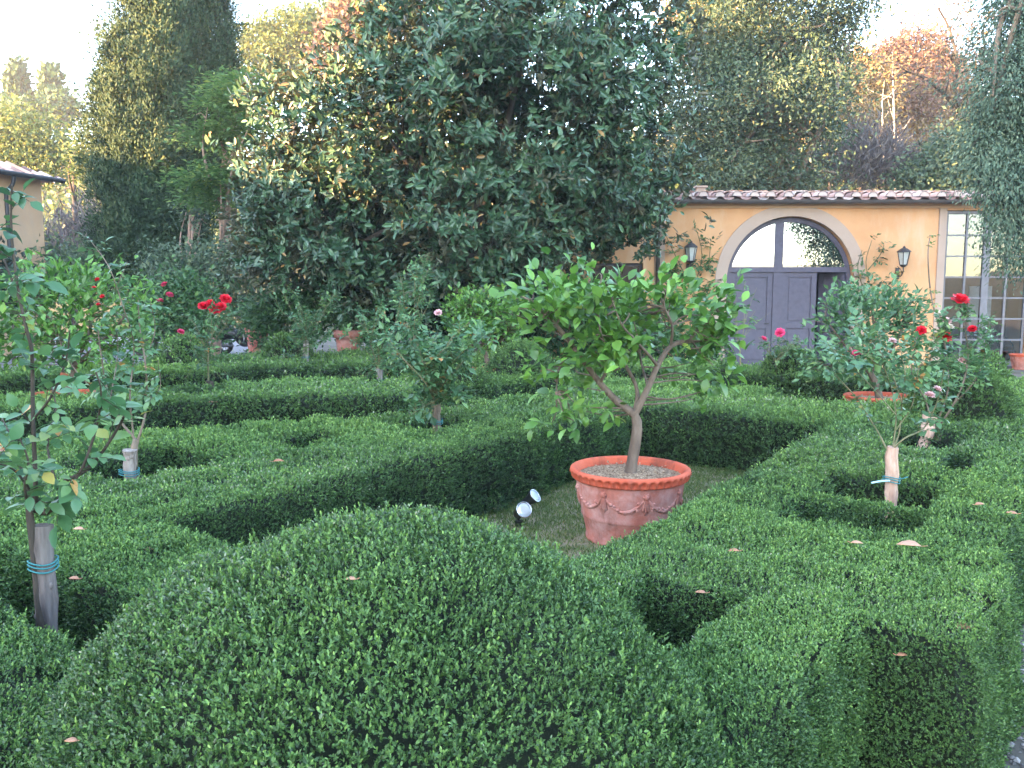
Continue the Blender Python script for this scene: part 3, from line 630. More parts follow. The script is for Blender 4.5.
# ------------------------------------------------------------------ roses
# nearest at the left
Y1 = 2.78; b1 = at(45, 646, Y1)
c1 = [(pts([(30, 508), (46, 513), (60, 498), (64, 482), (80, 474), (98, 458), (118, 428), (124, 416)], Y1, .03), .011),
      (pts([(76, 478), (85, 462), (97, 425), (101, 392), (96, 372)], Y1, .03, -.15), .006),
      (pts([(36, 508), (35, 465), (33, 420), (32, 354), (28, 335), (20, 300), (13, 250), (11, 215), (12, 185)], Y1, .02, -.1), .008),
      (pts([(30, 506), (22, 470), (12, 440), (2, 418)], Y1, .03, .2), .006), (pts([(62, 496), (52, 470), (48, 440), (56, 410), (50, 380)], Y1, .03, .25), .006),
      (pts([(46, 513), (30, 490), (14, 470), (-6, 462)], Y1, .03, -.25), .006), (pts([(28, 508), (25, 485), (28, 460), (16, 430)], Y1, .02, -.2), .006),
      (pts([(20, 300), (8, 270), (-4, 235), (-10, 190)], Y1, .02, .1), .005), (pts([(33, 420), (52, 395), (66, 360), (70, 330)], Y1, .03, -.2), .005)]
rose('nearest rose at the left edge, tied with blue twine to a thick weathered stake', (b1[0], b1[1], 0), c1, 80, .066, 'rose_near', stem=[*pts([(44, 700), (42, 634), (37, 590), (33, 545), (29, 507)], Y1 - .01)], r0=.0155, bark='bark_dark', T=T_LEAF, lo=.2,
     stake=(at(52, 720, Y1 + .02), at(43, 525, Y1 + .02), .036, M['stake_dark'], .80, .048))
Y2 = 5.1; b2 = at(130, 480, Y2)
c2 = [(pts([(136, 440), (120, 420), (108, 392), (103, 368), (98, 330)], Y2, .05), .009), (pts([(138, 440), (144, 420), (147, 395), (145, 360), (140, 330), (138, 300)], Y2, .05), .009),
      (pts([(134, 440), (130, 395), (134, 345), (122, 304), (109, 267), (90, 240)], Y2, .08), .006), (pts([(120, 420), (104, 400), (84, 380), (66, 357), (58, 335)], Y2, .06), .005),
      (pts([(147, 400), (160, 388), (158, 360)], Y2, .08), .004), (pts([(104, 440), (110, 400), (118, 350), (112, 310)], Y2, .1), .005), (pts([(122, 304), (118, 285), (128, 262)], Y2, .05), .004),
      (pts([(145, 360), (155, 330), (150, 300)], Y2, .1), .004)]
rose('rose with a bare forked stem tied to a short grey stake above a hedge pit', (b2[0], b2[1], 0), c2, 130, .055, 'rose', stem=[*pts([(135, 500), (134, 457), (136, 439)], Y2)], r0=.026, T=T_LEAF, lo=.3,
     blooms=[(at(*p, Y2 - .1), .013, 'red') for p in ((97, 279), (94, 287), (102, 296), (98, 304))], stake=(at(130, 505, Y2 - .05), at(130, 450, Y2 - .05), .038, M['stake'], .6, .06))
def standard(label, px, pbase, ptop, h, spread_px, top_px, nleaf, L, Y=None, blooms=(), stake=None, ncan=7, mat='rose', stem_r=.016, cat='standard rose', low=0):
    g = gnd(px, pbase, h) if Y is None else at(px, pbase, Y); Yb = g[1]; t = at(px, ptop, Yb); s = spread_px / FPX * Yb; hh = (ptop - top_px) / FPX * Yb
    cs = rand_canes(t, ncan, s, hh)
    if low: cs += [(np.array([t, t + (R.normal() * s * .35, R.normal() * s * .35, .02), t + (R.normal() * s * .5, R.normal() * s * .5, -low)]), .004) for _ in range(5)]
    st = None
    if stake:
        dx, y0, y1, rr, m = stake; st = (at(px + dx, y0 + 12, Yb - .03), at(px + dx * .8, y1, Yb - .03), rr, M[m], .55, rr * 1.6)
    return rose(label, (g[0], g[1], 0), cs, nleaf, L, mat, [(at(x, y, Yb - .15 + R.normal() * .05), r, m) for x, y, r, m in blooms], st, stem=[(g[0], g[1], 0), (g[0] + .01, g[1], t[2] * .5), t], r0=stem_r, lo=.15, cat=cat)
standard('red standard rose in a dark hedge pit beside the parked scooter', 208, 392, 352, .42, 24, 305, 150, .07, blooms=[(203, 305, .06, 'red'), (215, 308, .07, 'red'), (221, 306, .06, 'red'), (226, 298, .065, 'red'), (181, 331, .04, 'pink'), (210, 303, .05, 'red')], stake=(2, 394, 381, .05, 'bark_dark'), low=.35)
standard('bushy standard rose on a slim grey pole before the clipped ball', 306, 366, 340, .5, 32, 290, 300, .068, stake=(0, 366, 340, .045, 'stake'), ncan=9, low=.3)
standard('leggy standard rose on a forked stake right of the reddish pot', 378, 382, 366, .5, 32, 305, 250, .07, stake=(2, 382, 369, .045, 'stake'), ncan=8, low=.1)
standard('standard rose with dense dark blue-green leaves and an orange tip, in the broad hedge', 433, 430, 396, .5, 46, 322, 440, .072, stake=(5, 430, 405, .032, 'bark'), ncan=13, low=.12, blooms=[(438, 312, .03, 'palepink')])
standard('tall slender climbing rose against the dark gap behind the leggy rose', 413, 372, 345, .5, 26, 252, 210, .07, Y=12.0, ncan=7)
standard('small pink standard rose in front of the double doors', 776, 374, 362, .5, 20, 335, 60, .06, Y=11.6, blooms=[(780, 332, .06, 'pink'), (764, 338, .05, 'pink')], ncan=7)
standard('thin young rose shoot rising before the left door leaf', 740, 378, 350, .5, 12, 285, 36, .05, Y=12.6, ncan=4)
Y7 = 4.55; b7 = at(890, 498, Y7)
c7 = [(pts([(888, 452), (878, 432), (866, 413), (857, 397)], Y7, .05), .006), (pts([(893, 448), (899, 433), (902, 403), (905, 372), (898, 340)], Y7, .1), .006), (pts([(892, 450), (905, 438), (924, 428), (937, 402), (944, 370)], Y7, .1), .006),
      (pts([(893, 448), (896, 415), (890, 385), (872, 360), (856, 345)], Y7, .1), .005), (pts([(896, 430), (912, 405), (918, 372), (930, 345)], Y7, .15), .004), (pts([(896, 415), (870, 385), (845, 360), (825, 345)], Y7, .15), .004), (pts([(902, 403), (890, 370), (868, 335), (850, 320)], Y7, .15), .004), (pts([(857, 398), (840, 380), (826, 368)], Y7, .1), .004), (pts([(890, 385), (880, 350), (884, 318)], Y7, .1), .004)]
rose('rose on a thick pinkish stake with a blue tie, in the pit near the path', (b7[0], b7[1], 0), c7, 150, .05, 'rose', blooms=[(at(857, 352, Y7), .022, 'pink'), (at(930, 394, Y7), .026, 'palepink'), (at(938, 388, Y7), .02, 'palepink'), (at(893, 340, Y7), .02, 'palepink')], stem=[*pts([(891, 515), (891, 470), (890, 449)], Y7 + .04)], r0=.014, T=T_LEAF, lo=.45,
     stake=(at(891, 520, Y7), at(893, 447, Y7), .034, M['stake_pink'], .56, .046, True))
Y8 = 6.45; b8 = at(928, 440, Y8)
c8 = [(pts([(940, 425), (953, 405), (964, 380), (968, 350), (962, 315), (960, 300)], Y8, .08), .009), (pts([(934, 422), (926, 400), (928, 370), (936, 340), (945, 330)], Y8, .1), .007), (pts([(936, 425), (948, 390), (946, 350), (940, 315)], Y8, .15), .006),
      (pts([(953, 405), (975, 380), (986, 350), (980, 325)], Y8, .15), .006), (pts([(926, 400), (912, 375), (915, 345), (920, 328)], Y8, .15), .005), (pts([(968, 350), (985, 335), (990, 318)], Y8, .1), .004)]
rose('tall red and cream rose leaning on a slanted pinkish stake before the glazed screen', (b8[0], b8[1], 0), c8, 270, .056, 'rose', T=T_FOLD, lo=.3,
     blooms=[(at(961, 298, Y8), .06, 'red'), (at(945, 335, Y8), .05, 'red'), (at(921, 330, Y8), .035, 'red'), (at(972, 328, Y8), .03, 'red'), (at(939, 313, Y8), .03, 'cream_petal'), (at(932, 344, Y8), .035, 'cream_petal'), (at(950, 326, Y8), .03, 'cream_petal'), (at(947, 320, Y8 - .1), .03, 'palepink'), (at(963, 360, Y8), .03, 'palepink')],
     stem=[*pts([(936, 470), (938, 440), (938, 424)], Y8)], r0=.03, bare=[pts([(946, 350), (932, 300), (928, 258), (930, 235)], Y8, .05)], stake=(at(922, 460, Y8 - .04), at(930, 416, Y8 - .04), .05, M['stake_pink'], 0))
# small white marker peg in the far hedge
a = Acc(); g = gnd(347, 352, .5); tube(a, [(g[0], g[1], .0), (g[0], g[1], .62), (g[0] + .02, g[1], .72)], [.03, .03, .02], 0, 8); tag(a.build('marker_peg', M['white'], loc=(g[0], g[1], 0)), 'small white peg standing in the hedge below the reddish pot', 'peg')
# ------------------------------------------------------------------ dry leaves on the hedges
FL = [(962, 632, 'large pinkish dry leaf on the hedge end nearest the path'), (908, 549, 'pink dry leaf lying on the path hedge below the staked rose'), (685, 726, 'long brown dry leaf on the right flank of the foreground mound'), (1010, 517, 'dry leaf at the outer rim of the path hedge'), (733, 555, 'dry leaf standing at the end of the narrow slot'),
      (150, 553, 'orange dry leaf on the hedge corner behind the nearest stake'), (76, 583, 'small orange dry leaf caught on the side of the pit beside the nearest stake'), (352, 587, 'pink dry leaf stuck in the top of the foreground mound'), (978, 508, 'small dry leaf at the path side, inward of the rim leaf'), (279, 464, 'dry leaf on the broad hedge left of the lawn court'),
      (75, 748, 'brown dry leaf at the bottom left of the foreground mound'), (855, 547, 'tiny dry leaf between the planting pit and the pink leaf'), (213, 404, 'whitish dry leaf on the front edge of the hedge below the red standard rose'), (80, 533, 'pale dry leaf on the low hedge right of the twine tie'), (700, 597, 'dry leaf on the near rim of the narrow slot'), (900, 660, 'dry leaf hanging on the shaded hedge end')]
dg = bpy.context.evaluated_depsgraph_get(); bpy.context.view_layer.update()
def drop(px, py):
    d = Vector(ray(px, py)).normalized(); ok, loc, nr, *_ = SC.ray_cast(bpy.context.evaluated_depsgraph_get(), Vector((0, 0, CAMH)), d); return np.array(loc)
for px, py, lab in FL:
    p = drop(px, py) + (0, -.012, .024); a = Acc(); big = px in (962, 685, 908); sc = 1.35 if big else .85
    th = R.uniform(-.5, .5) + (math.pi if R.random() < .5 else 0); D = np.array([(math.cos(th), math.sin(th) * .6, .1)]); L = np.clip(.018 * p[1] * sc, .03, .11) * (1.25 if big else 1)
    V0 = T_LEAF; leaves(a, p[None] - D * L / 2, D, np.array([(0, -.35, 1.)]), L, L * .42, 0, R.random(1), V0)
    tube(a, [p - D[0] * L / 2, p - D[0] * L * .75 + (0, 0, .006)], [.0015, .001], 0, 4)
    o = a.build('fallen_leaf', M['dry'], loc=p)
    so = o.modifiers.new('thick', 'SOLIDIFY'); so.thickness = .0012
    tag(o, lab, 'dry leaf', 'dry leaves lying on the hedges')
# ------------------------------------------------------------------ garden spotlights
def spot(label, px, py, Y, aim, s=1.0):
    c = at(px, py, Y); root = thing('garden_spotlight', (c[0], c[1], 0), label, 'spotlight', 'garden spotlights on the lawn'); ax = nrm(np.array(aim, float))
    a = Acc(); k = c - ax * .10 * s; tube(a, [(k[0], k[1], .0), (k[0], k[1], k[2] - .01)], .011 * s, 0, 8); tube(a, [(k[0], k[1], 0), (k[0], k[1], .05)], .028 * s, 0, 10); ball(a, k - (0, 0, .01), .022 * s, 0, 10, 7); a.build('stake', M['black'], root)
    a = Acc(); tube(a, [c - ax * .15 * s, c - ax * .12 * s, c - ax * .06 * s, c - ax * .01, c], np.array([.02, .034, .04, .056, .058]) * s, 0, 20); hd = a.build('lamp_head', M['black'], root)
    a = Acc(); tube(a, [c - ax * .004, c + ax * .003, c + ax * .008], np.array([.053, .053, .03]) * s, 0, 20); a.build('lens', M['lens'], hd)
    a = Acc(); e1 = nrm(np.cross(ax, (0, 0, 1))); e2 = np.cross(ax, e1); th = np.linspace(0, 2 * math.pi, 25); tube(a, c + ax * .004 + (e1 * np.cos(th)[:, None] + e2 * np.sin(th)[:, None]) * .056 * s, .005 * s, 0, 6, cap=False); a.build('bezel', M['chrome'], hd)
spot('nearer black spotlight with a pale round lens, on the lawn left of the pot', 524, 510, 5.62, (.35, -.75, .45))
spot('farther spotlight turned up to the lemon tree, just behind the other', 535, 496, 6.0, (.7, -.35, .6), .95)
# ------------------------------------------------------------------ trees
def clumps(blobs, n, shell=.5, lump=.18, seed=0):
    B = np.array([b[0] for b in blobs]); BR = np.array([b[1] for b in blobs]); w = BR.prod(1) ** (2 / 3)
    idx = R.choice(len(B), n, p=w / w.sum()); d = rdir(n)
    r = (1 - shell * (1 - R.random(n) ** .6)) * (1 + lump * noise(d * 2 + B[idx] * .37, 2.2, 40 + seed))
    return B[idx] + d * BR[idx] * r[:, None], d, idx
def tree(name, label, cat, base, trunk_top, blobs, n, m, L, mat, bark='bark', tr=.2, group=None, mode='random', spread=.25, wr=.5, shell=.5, lump=.18, limbs=6, T=T_FLAT, lean=None, gap=None, twigs=0, part='crown', gth=-.75, lumps=0, lsz=.3):
    """trunk with limbs and a crown of n clumps of m leaves"""
    base = np.asarray(base, float); root = thing(name, tuple(base), label, cat, group)
    C, d, idx = clumps(blobs, n, shell, lump)
    if lumps: # most clumps gather into boughs, the rest fill between them
        C0, d0, _ = clumps(blobs, lumps, shell * .5, lump * 1.3, 5); k = R.integers(0, lumps, n); s_ = R.random(n) < (.62 if mode == 'up' else .68)
        C = np.where(s_[:, None], C0[k] + R.normal(size=(n, 3)) * lsz * (1, 1, 1.25 if mode == 'up' else .8), C); d = np.where(s_[:, None], nrm(d0[k] * .6 + nrm(C - C0[k])), d)
    if gap: # leave hollows where the sky or what is behind shows through
        C_ok = noise(C, gap, 61) + .5 * noise(C, gap * 2.3, 62) > gth; C, d = C[C_ok], d[C_ok]
    n = len(C); tone = .16 * noise(C, 1.1 / max(.3, spread), 63) + R.normal(size=n) * .12
    a = Acc(); f = Acc(); P = np.repeat(C, m, 0); dd = np.repeat(d, m, 0); N = n * m; l = L * R.uniform(.65, 1.25, N); rnd = np.clip(.42 + np.repeat(tone, m) + R.normal(size=N) * .2, 0, 1)
    if mode == 'whorl':
        # big leaves fanning from each twig end
        ax = nrm(np.repeat(nrm(d + (0, 0, .25) + rdir(n) * .35), m, 0)); D = nrm(ax * R.uniform(.05, .9, N)[:, None] + rdir(N) * .95); leaves(f, P + R.normal(size=(N, 3)) * spread * .35, D, ax + rdir(N) * .3, l, l * wr, 0, rnd, T)
    elif mode == 'up':
        D = nrm(dd * .45 * (1, 1, .3) + (0, 0, .8) + rdir(N) * .75); leaves(f, P + R.normal(size=(N, 3)) * spread * (.75, .75, 1.0), D, dd + rdir(N) * .4, l, l * wr, 0, rnd, T)
    elif mode == 'droop':
        D = nrm(dd * .6 + (0, 0, -.75) + rdir(N) * .5); leaves(f, P + R.normal(size=(N, 3)) * spread, D, dd + rdir(N) * .5, l, l * wr, 0, rnd, T)
    elif mode == 'flat':
        D = nrm(dd * (1, 1, .2) + rdir(N) * .6 * (1, 1, .4)); leaves(f, P + R.normal(size=(N, 3)) * spread * (1.5, 1.5, .35), D, np.array((0, 0, 1)) + rdir(N) * .5, l, l * wr, 0, rnd, T)
    else:
        leaves(f, P + R.normal(size=(N, 3)) * spread, rdir(N) + dd * .3, dd * .6 + (0, 0, .4) + rdir(N) * .8, l, l * wr, 0, rnd, T)
    tt_ = np.asarray(trunk_top, float); mid = (base + tt_) / 2 + R.normal(size=3) * tr * .6 * (1, 1, 0)
    cv = curve([base - (0, 0, .1), mid, tt_], 10); tube(a, cv, np.linspace(tr * 1.2, tr * .55, len(cv)), 0, 10, jit=.04)
    for k in range(limbs):
        b = blobs[k % len(blobs)]; e = b[0] + rdir(1)[0] * b[1] * .75; s = cv[int(len(cv) * R.uniform(.45, .98))]; q = (s + e) / 2 + R.normal(size=3) * np.linalg.norm(e - s) * .10 + (0, 0, np.linalg.norm(e - s) * .06)
        c2 = curve([s, q, e], 9); tube(a, c2, np.linspace(tr * .42, tr * .07, len(c2)), 0, 7)
        for _ in range(2):
            j = R.integers(3, len(c2) - 1); e2 = c2[j] + rdir(1)[0] * np.min(b[1]) * .7 + (0, 0, np.min(b[1]) * .15); c3 = curve([c2[j], (c2[j] + e2) / 2 + R.normal(size=3) * .1 * np.min(b[1]), e2], 6); tube(a, c3, np.linspace(tr * .18, tr * .04, len(c3)), 0, 5)
    for c in C[:twigs]:
        s = cv[-1] * .3 + np.mean([b[0] for b in blobs], 0) * .7; tube(a, curve([s * .35 + c * .65, s * .15 + c * .85 + R.normal(size=3) * .1, c], 5), [tr * .05, tr * .05, tr * .04, tr * .03, tr * .02, tr * .02][:len(curve([s * .35 + c * .65, s * .15 + c * .85, c], 5))], 0, 4, cap=False)
    a.build('trunk', M[bark], root); f.build(part, M[mat], root); return root
def bb(px, py, rx, ry, Y, off=0, rd=None): return blob(px, py, rx, ry, off, Y, rd)
def foot(px, Y, dz=0): # where a trunk meets the ground under a pixel column at depth Y
    x = (px - 512) / FPX * Y; return np.array((x, Y, hill_z(np.array(x), np.array(Y)) - .05 + dz))
# the magnolia in front of the orangery
YM = 16.4
mb = [bb(500, -60, 140, 80, YM), bb(430, 36, 95, 84, YM, -.3, 2.2), bb(560, 40, 125, 105, YM, 0, 2.3), bb(470, 130, 150, 110, YM, -.7, 2.3), bb(332, 130, 74, 62, YM, 0, 1.8), bb(284, 195, 46, 56, YM, .2, 1.4), bb(612, 110, 68, 86, YM, .3, 1.9), bb(345, 220, 90, 60, YM, -.2, 1.9),
      bb(480, 220, 90, 60, YM, -.6, 2.0), bb(590, 190, 85, 40, YM, .2, 1.8), bb(632, 160, 46, 66, YM, .5, 1.4), bb(380, 272, 85, 30, YM, -.2, 1.6), bb(300, 262, 50, 30, YM, .2, 1.3), bb(480, 275, 60, 28, YM, -.3, 1.5), bb(268, 225, 36, 50, YM, .3, 1.2), bb(640, 200, 26, 24, YM, .6, .8), bb(560, 222, 60, 20, YM, .5, 1.2), bb(580, 250, 38, 12, YM, .7, .7), bb(622, 236, 22, 14, YM, .9, .6), bb(420, 295, 60, 16, YM, 0, 1.2)]
tree('magnolia_tree', 'huge glossy magnolia with rusty leaf undersides, overhanging the orangery roof', 'magnolia tree', foot(470, YM), at(470, 60, YM), mb + [bb(480, 90, 120, 110, YM, 1.0, 1.4), bb(470, 180, 150, 80, YM, .8, 1.4), bb(400, 130, 120, 100, YM, .8, 1.2)], 9500, 11, .165, 'magnolia', 'bark_dark', .26, None, 'whorl', .15, .40, .40, .2, 26, T_OBL, lumps=620, lsz=.30)
# dense dark growth beneath and behind it
def shrub(name, label, px, Y, blobs, n, m, L, mat, cat='shrub', group='shrubs under the trees', mode='random', spread=.12, wr=.55, bark='bark_dark', tr=.04, T=T_FOLD, gap=None, shell=.6, lump=.2):
    return tree(name, label, cat, foot(px, Y), at(px, blobs[0][5], Y) if len(blobs[0]) > 5 else at(*blobs[0][:2], Y), [bb(*b[:4], Y, b[4] if len(b) > 4 else 0) for b in blobs], n, m, L, mat, bark, tr, group, mode, spread, wr, shell, lump, 5, T, gap=gap)
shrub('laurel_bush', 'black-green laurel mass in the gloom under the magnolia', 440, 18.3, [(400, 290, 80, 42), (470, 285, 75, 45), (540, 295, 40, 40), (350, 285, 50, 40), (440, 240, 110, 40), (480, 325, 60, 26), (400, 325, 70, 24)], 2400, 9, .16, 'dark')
shrub('laurel_bush', 'green bushes along the orangery wall behind the lemon tree crown', 625, 18.3, [(560, 335, 36, 36), (610, 330, 40, 34), (655, 338, 40, 32), (700, 352, 24, 22), (540, 300, 24, 30), (590, 300, 24, 18)], 1100, 9, .12, 'shrub_green')
# big cypresses
def cypress(label, px, Y, prof, n, m, L, base_px=None, group='tall cypresses', mat='cypress', tr=.3, spread=.13, wr=.40):
    """prof: (image y, half width in px) from top to bottom"""
    bl = [bb(px + (p[2] if len(p) > 2 else 0), p[0], p[1], 26 if len(p) < 4 else p[3], Y) for p in prof]
    return tree('cypress_tree', label, 'cypress', foot(px, Y), at(px, prof[len(prof) // 2][0], Y), bl, n, m, L, mat, 'bark_dark', tr, group, 'up', spread, wr, .3, .2, 0, T_FLAT, lumps=int(n * .11), lsz=.17)
cypress('great dense cypress, sunlit on its left flank, filling the upper left', 146, 24, [(-75, 22, 14), (-45, 28, 12), (-15, 32, 10), (15, 36, 8), (45, 41, 5), (75, 46, 2), (105, 50), (135, 53), (165, 53), (195, 51), (225, 50), (250, 46), (268, 40)], 6500, 26, .115)
cypress('darker cypress standing close behind the right side of the great one', 196, 25.5, [(-60, 26), (-30, 30), (0, 34), (30, 36), (60, 37), (90, 37), (120, 36), (150, 34), (175, 30), (200, 24), (225, 17)], 3800, 24, .115)
# pale green locust between cypress and magnolia
tree('locust_tree', 'pale green tree with tiered airy sprays between the cypress and the magnolia', 'tree', foot(214, 22.5), at(235, 150, 21), [bb(228, 105, 26, 14, 21), bb(222, 140, 34, 12, 21, .4), bb(205, 180, 24, 12, 21, -.3), bb(238, 170, 22, 16, 21), bb(245, 90, 26, 16, 21, .5), bb(212, 200, 22, 10, 21), bb(250, 130, 20, 16, 21)], 520, 13, .17, 'locust', 'bark_pink', .13, None, 'flat', .22, .5, .8, .25, 10, T_FOLD)
tree('bare_trunk_tree', 'slim pinkish trunk at the foot of the darker cypress', 'tree', foot(192, 22.5), at(191, 215, 22.5), [bb(196, 208, 14, 14, 22.5)], 60, 8, .14, 'oak', 'bark_pink', .10, None, 'random', .2)
# right-hand conifer hanging in front of the glazed screen
YC = 14.6
tree('grey_conifer', 'grey-green drooping conifer hanging into the right edge over the glazed screen', 'conifer', foot(1075, YC), at(1070, -60, YC), [bb(1040, -20, 60, 50, YC), bb(1020, 40, 46, 40, YC), bb(1010, 90, 52, 36, YC, -.3), bb(1000, 140, 52, 36, YC, .2), bb(1008, 185, 48, 32, YC, -.2), bb(1003, 225, 38, 24, YC), bb(1020, 258, 28, 16, YC), bb(1070, 100, 70, 110, YC), bb(985, 160, 26, 26, YC, -.3), bb(1060, 200, 50, 60, YC)], 3600, 24, .08, 'conifer', 'bark', .22, None, 'droop', .15, .34, .55, .25, 16, T_FLAT, gap=1.4)
# holm oak behind the orangery
tree('holm_oak', 'large grey-green evergreen oak with orange sunlit patches rising behind the orangery roof', 'oak tree', foot(770, 29), at(765, 60, 29), [bb(735, 20, 70, 60, 29), bb(800, 20, 60, 45, 29, .5), bb(760, 95, 72, 55, 29, -.6), bb(725, 150, 50, 45, 29), bb(785, 150, 46, 40, 29, -.2), bb(835, 12, 34, 24, 29, .6), bb(700, 90, 45, 60, 29, .5), bb(820, 65, 26, 26, 29), bb(760, 185, 60, 16, 29), bb(750, -50, 80, 40, 29)], 3400, 22, .165, 'oak', 'bark', .36, None, 'random', .30, .46, .5, .3, 22, T_FOLD, gap=.55, gth=-.62, lumps=300, lsz=.42)
GB = 'trees on the wooded slope'
def far(name, label, px, Y, blobs, n, m, L, mat, bark='bark', tr=.18, mode='random', spread=.35, wr=.55, gap=.35, limbs=7, T=T_FLAT, shell=.6, cat='tree', lump=.22):
    return tree(name, label, cat, foot(px, Y), at(blobs[0][0], blobs[0][1], Y), [bb(b[0], b[1], b[2], b[3], Y, b[4] if len(b) > 4 else 0) for b in blobs], n, m, L, mat, bark, tr, GB, mode, spread, wr, shell, lump, limbs, T, gap=gap)
far('stone_pine', 'stone pine with a sunlit yellow-green dome between the dark cypress and the magnolia top', 285, 62, [(300, 32, 48, 20), (262, 42, 32, 16), (335, 24, 34, 18), (250, 75, 28, 26), (300, 65, 46, 24), (240, 108, 22, 22), (218, 150, 18, 30)], 1500, 14, .34, 'yellow', tr=.4, gap=.2)
far('distant_cypress', 'left one of two thin distant cypresses standing against the white sky', 18, 85, [(17, 72, 6, 10), (18, 88, 9, 14), (18, 104, 11, 14)], 260, 12, .7, 'pine', mode='up', cat='cypress', gap=None)
far('distant_cypress', 'shorter distant cypress right of its twin, before the round pine', 50, 85, [(51, 80, 5, 12), (50, 96, 8, 12), (48, 110, 11, 12)], 240, 12, .7, 'pine', mode='up', cat='cypress', gap=None)
far('round_pine', 'dark rounded pine beside the two distant cypresses', 62, 80, [(66, 108, 15, 13), (52, 112, 22, 12), (20, 115, 30, 12)], 300, 12, .6, 'pine', gap=None, cat='pine')
far('yellowing_tree', 'olive yellow tree above the tiled roof at the far left', 28, 44, [(30, 140, 40, 24), (8, 130, 20, 22), (45, 160, 30, 24), (5, 165, 24, 30)], 900, 14, .22, 'yellow', 'bark_dark', .2)
far('yellowing_tree', 'bright yellow-green tree between the house corner and the great cypress', 74, 38, [(74, 170, 26, 30), (70, 205, 26, 26), (88, 190, 18, 40), (60, 235, 22, 24), (95, 150, 12, 30)], 900, 14, .20, 'yellow', 'bark_dark', .16)
far('bare_thicket', 'grey leafless thicket behind the foot of the great cypress', 70, 33, [(70, 245, 34, 24), (95, 225, 20, 26), (50, 262, 22, 18)], 420, 10, .35, 'greytwig', 'bark_dark', .08, wr=.10, mode='up', cat='thicket')
far('autumn_tree', 'orange sunlit tree right of the holm oak, below the strip of sky', 830, 52, [(830, 95, 36, 26), (850, 72, 24, 24), (800, 105, 26, 20), (845, 118, 40, 14), (880, 90, 22, 28)], 1300, 14, .26, 'orange', gap=None)
far('autumn_tree', 'rust-brown tree under the white gap of sky, left of the black branches', 893, 56, [(893, 62, 26, 22), (918, 50, 30, 16), (870, 80, 24, 22), (935, 70, 26, 20), (905, 95, 40, 18)], 1500, 14, .24, 'rust', gap=None)
far('autumn_tree', 'golden tree behind the black branches, above the red roof far off', 950, 60, [(940, 88, 34, 20), (960, 118, 40, 24), (915, 115, 30, 24), (990, 90, 30, 36), (900, 140, 40, 20)], 1300, 14, .26, 'orange', gap=None)
far('autumn_tree', 'sunlit orange tree glowing through gaps high in the holm oak', 735, 46, [(715, 40, 34, 50), (760, 70, 36, 40), (740, 110, 30, 26), (690, 20, 30, 30)], 700, 14, .28, 'orange', gap=.3)
far('autumn_tree', 'reddish autumn tree whose tip shows between the stone pine and the magnolia', 372, 50, [(352, 30, 30, 30), (385, 15, 40, 30), (340, 60, 30, 26)], 420, 12, .4, 'rust', gap=.2)
far('bare_thicket', 'mauve-grey bare thicket above the ridge of the orangery roof', 850, 33, [(845, 165, 44, 24), (880, 160, 34, 28), (815, 172, 26, 18), (905, 175, 30, 16), (860, 142, 28, 14)], 1100, 12, .34, 'greytwig', 'bark', .08, wr=.09, mode='up', gap=.5, cat='thicket')
far('green_shrub_tree', 'soft green bushy tree between the grey thicket and the drooping conifer', 940, 31, [(938, 172, 30, 20), (965, 165, 26, 24), (920, 186, 26, 10), (955, 145, 20, 18)], 620, 13, .18, 'shrub', gap=.5)
far('dark_evergreen', 'dark evergreen filling the low gap behind the left end of the roof', 700, 34, [(690, 175, 50, 24), (640, 180, 50, 24), (750, 178, 60, 20), (600, 170, 50, 30)], 700, 11, .3, 'pine', gap=None, cat='evergreen')
# black-limbed tree with sparse rust leaves
YB = 36.0; base = foot(975, YB); root = thing('black_limbed_tree', tuple(base), 'half-bare tree whose black limbs arch left before the conifer', 'tree', GB)
a = Acc(); f = Acc()
for pl, r in (([(975, 200), (966, 150), (962, 115), (955, 98)], .16), ([(962, 115), (945, 95), (925, 78), (908, 72), (898, 76)], .10), ([(958, 105), (955, 85), (957, 62), (950, 30), (938, 8)], .10), ([(957, 66), (940, 45), (920, 30), (905, 10)], .05), ([(955, 98), (975, 80), (985, 55), (983, 30), (995, 5)], .08), ([(925, 78), (912, 90), (895, 95)], .04), ([(945, 95), (948, 75), (930, 62)], .04), ([(956, 70), (970, 45), (972, 20)], .05), ([(908, 72), (890, 62), (878, 66)], .03), ([(950, 30), (960, 10), (958, -10)], .04), ([(985, 55), (1005, 40), (1020, 45)], .04), ([(966, 150), (950, 140), (930, 138)], .05), ([(960, 110), (940, 118), (915, 112)], .04)):
    c = curve(pts(pl, YB, .3), 14); tube(a, c, np.linspace(r, r * .4, len(c)), 0, 7)
    n = int(18 + 500 * r * .3); P = along(c, n * 5, .35) + R.normal(size=(n * 5, 3)) * .55; leaves(f, P, rdir(n * 5), rdir(n * 5), .2, .11, 0, R.random(n * 5), T_FLAT)
tube(a, [base, *pts([(975, 200)], YB)], .2, 0, 9); a.build('trunk', M['bark_dark'], root); f.build('crown', M['rust'], root)
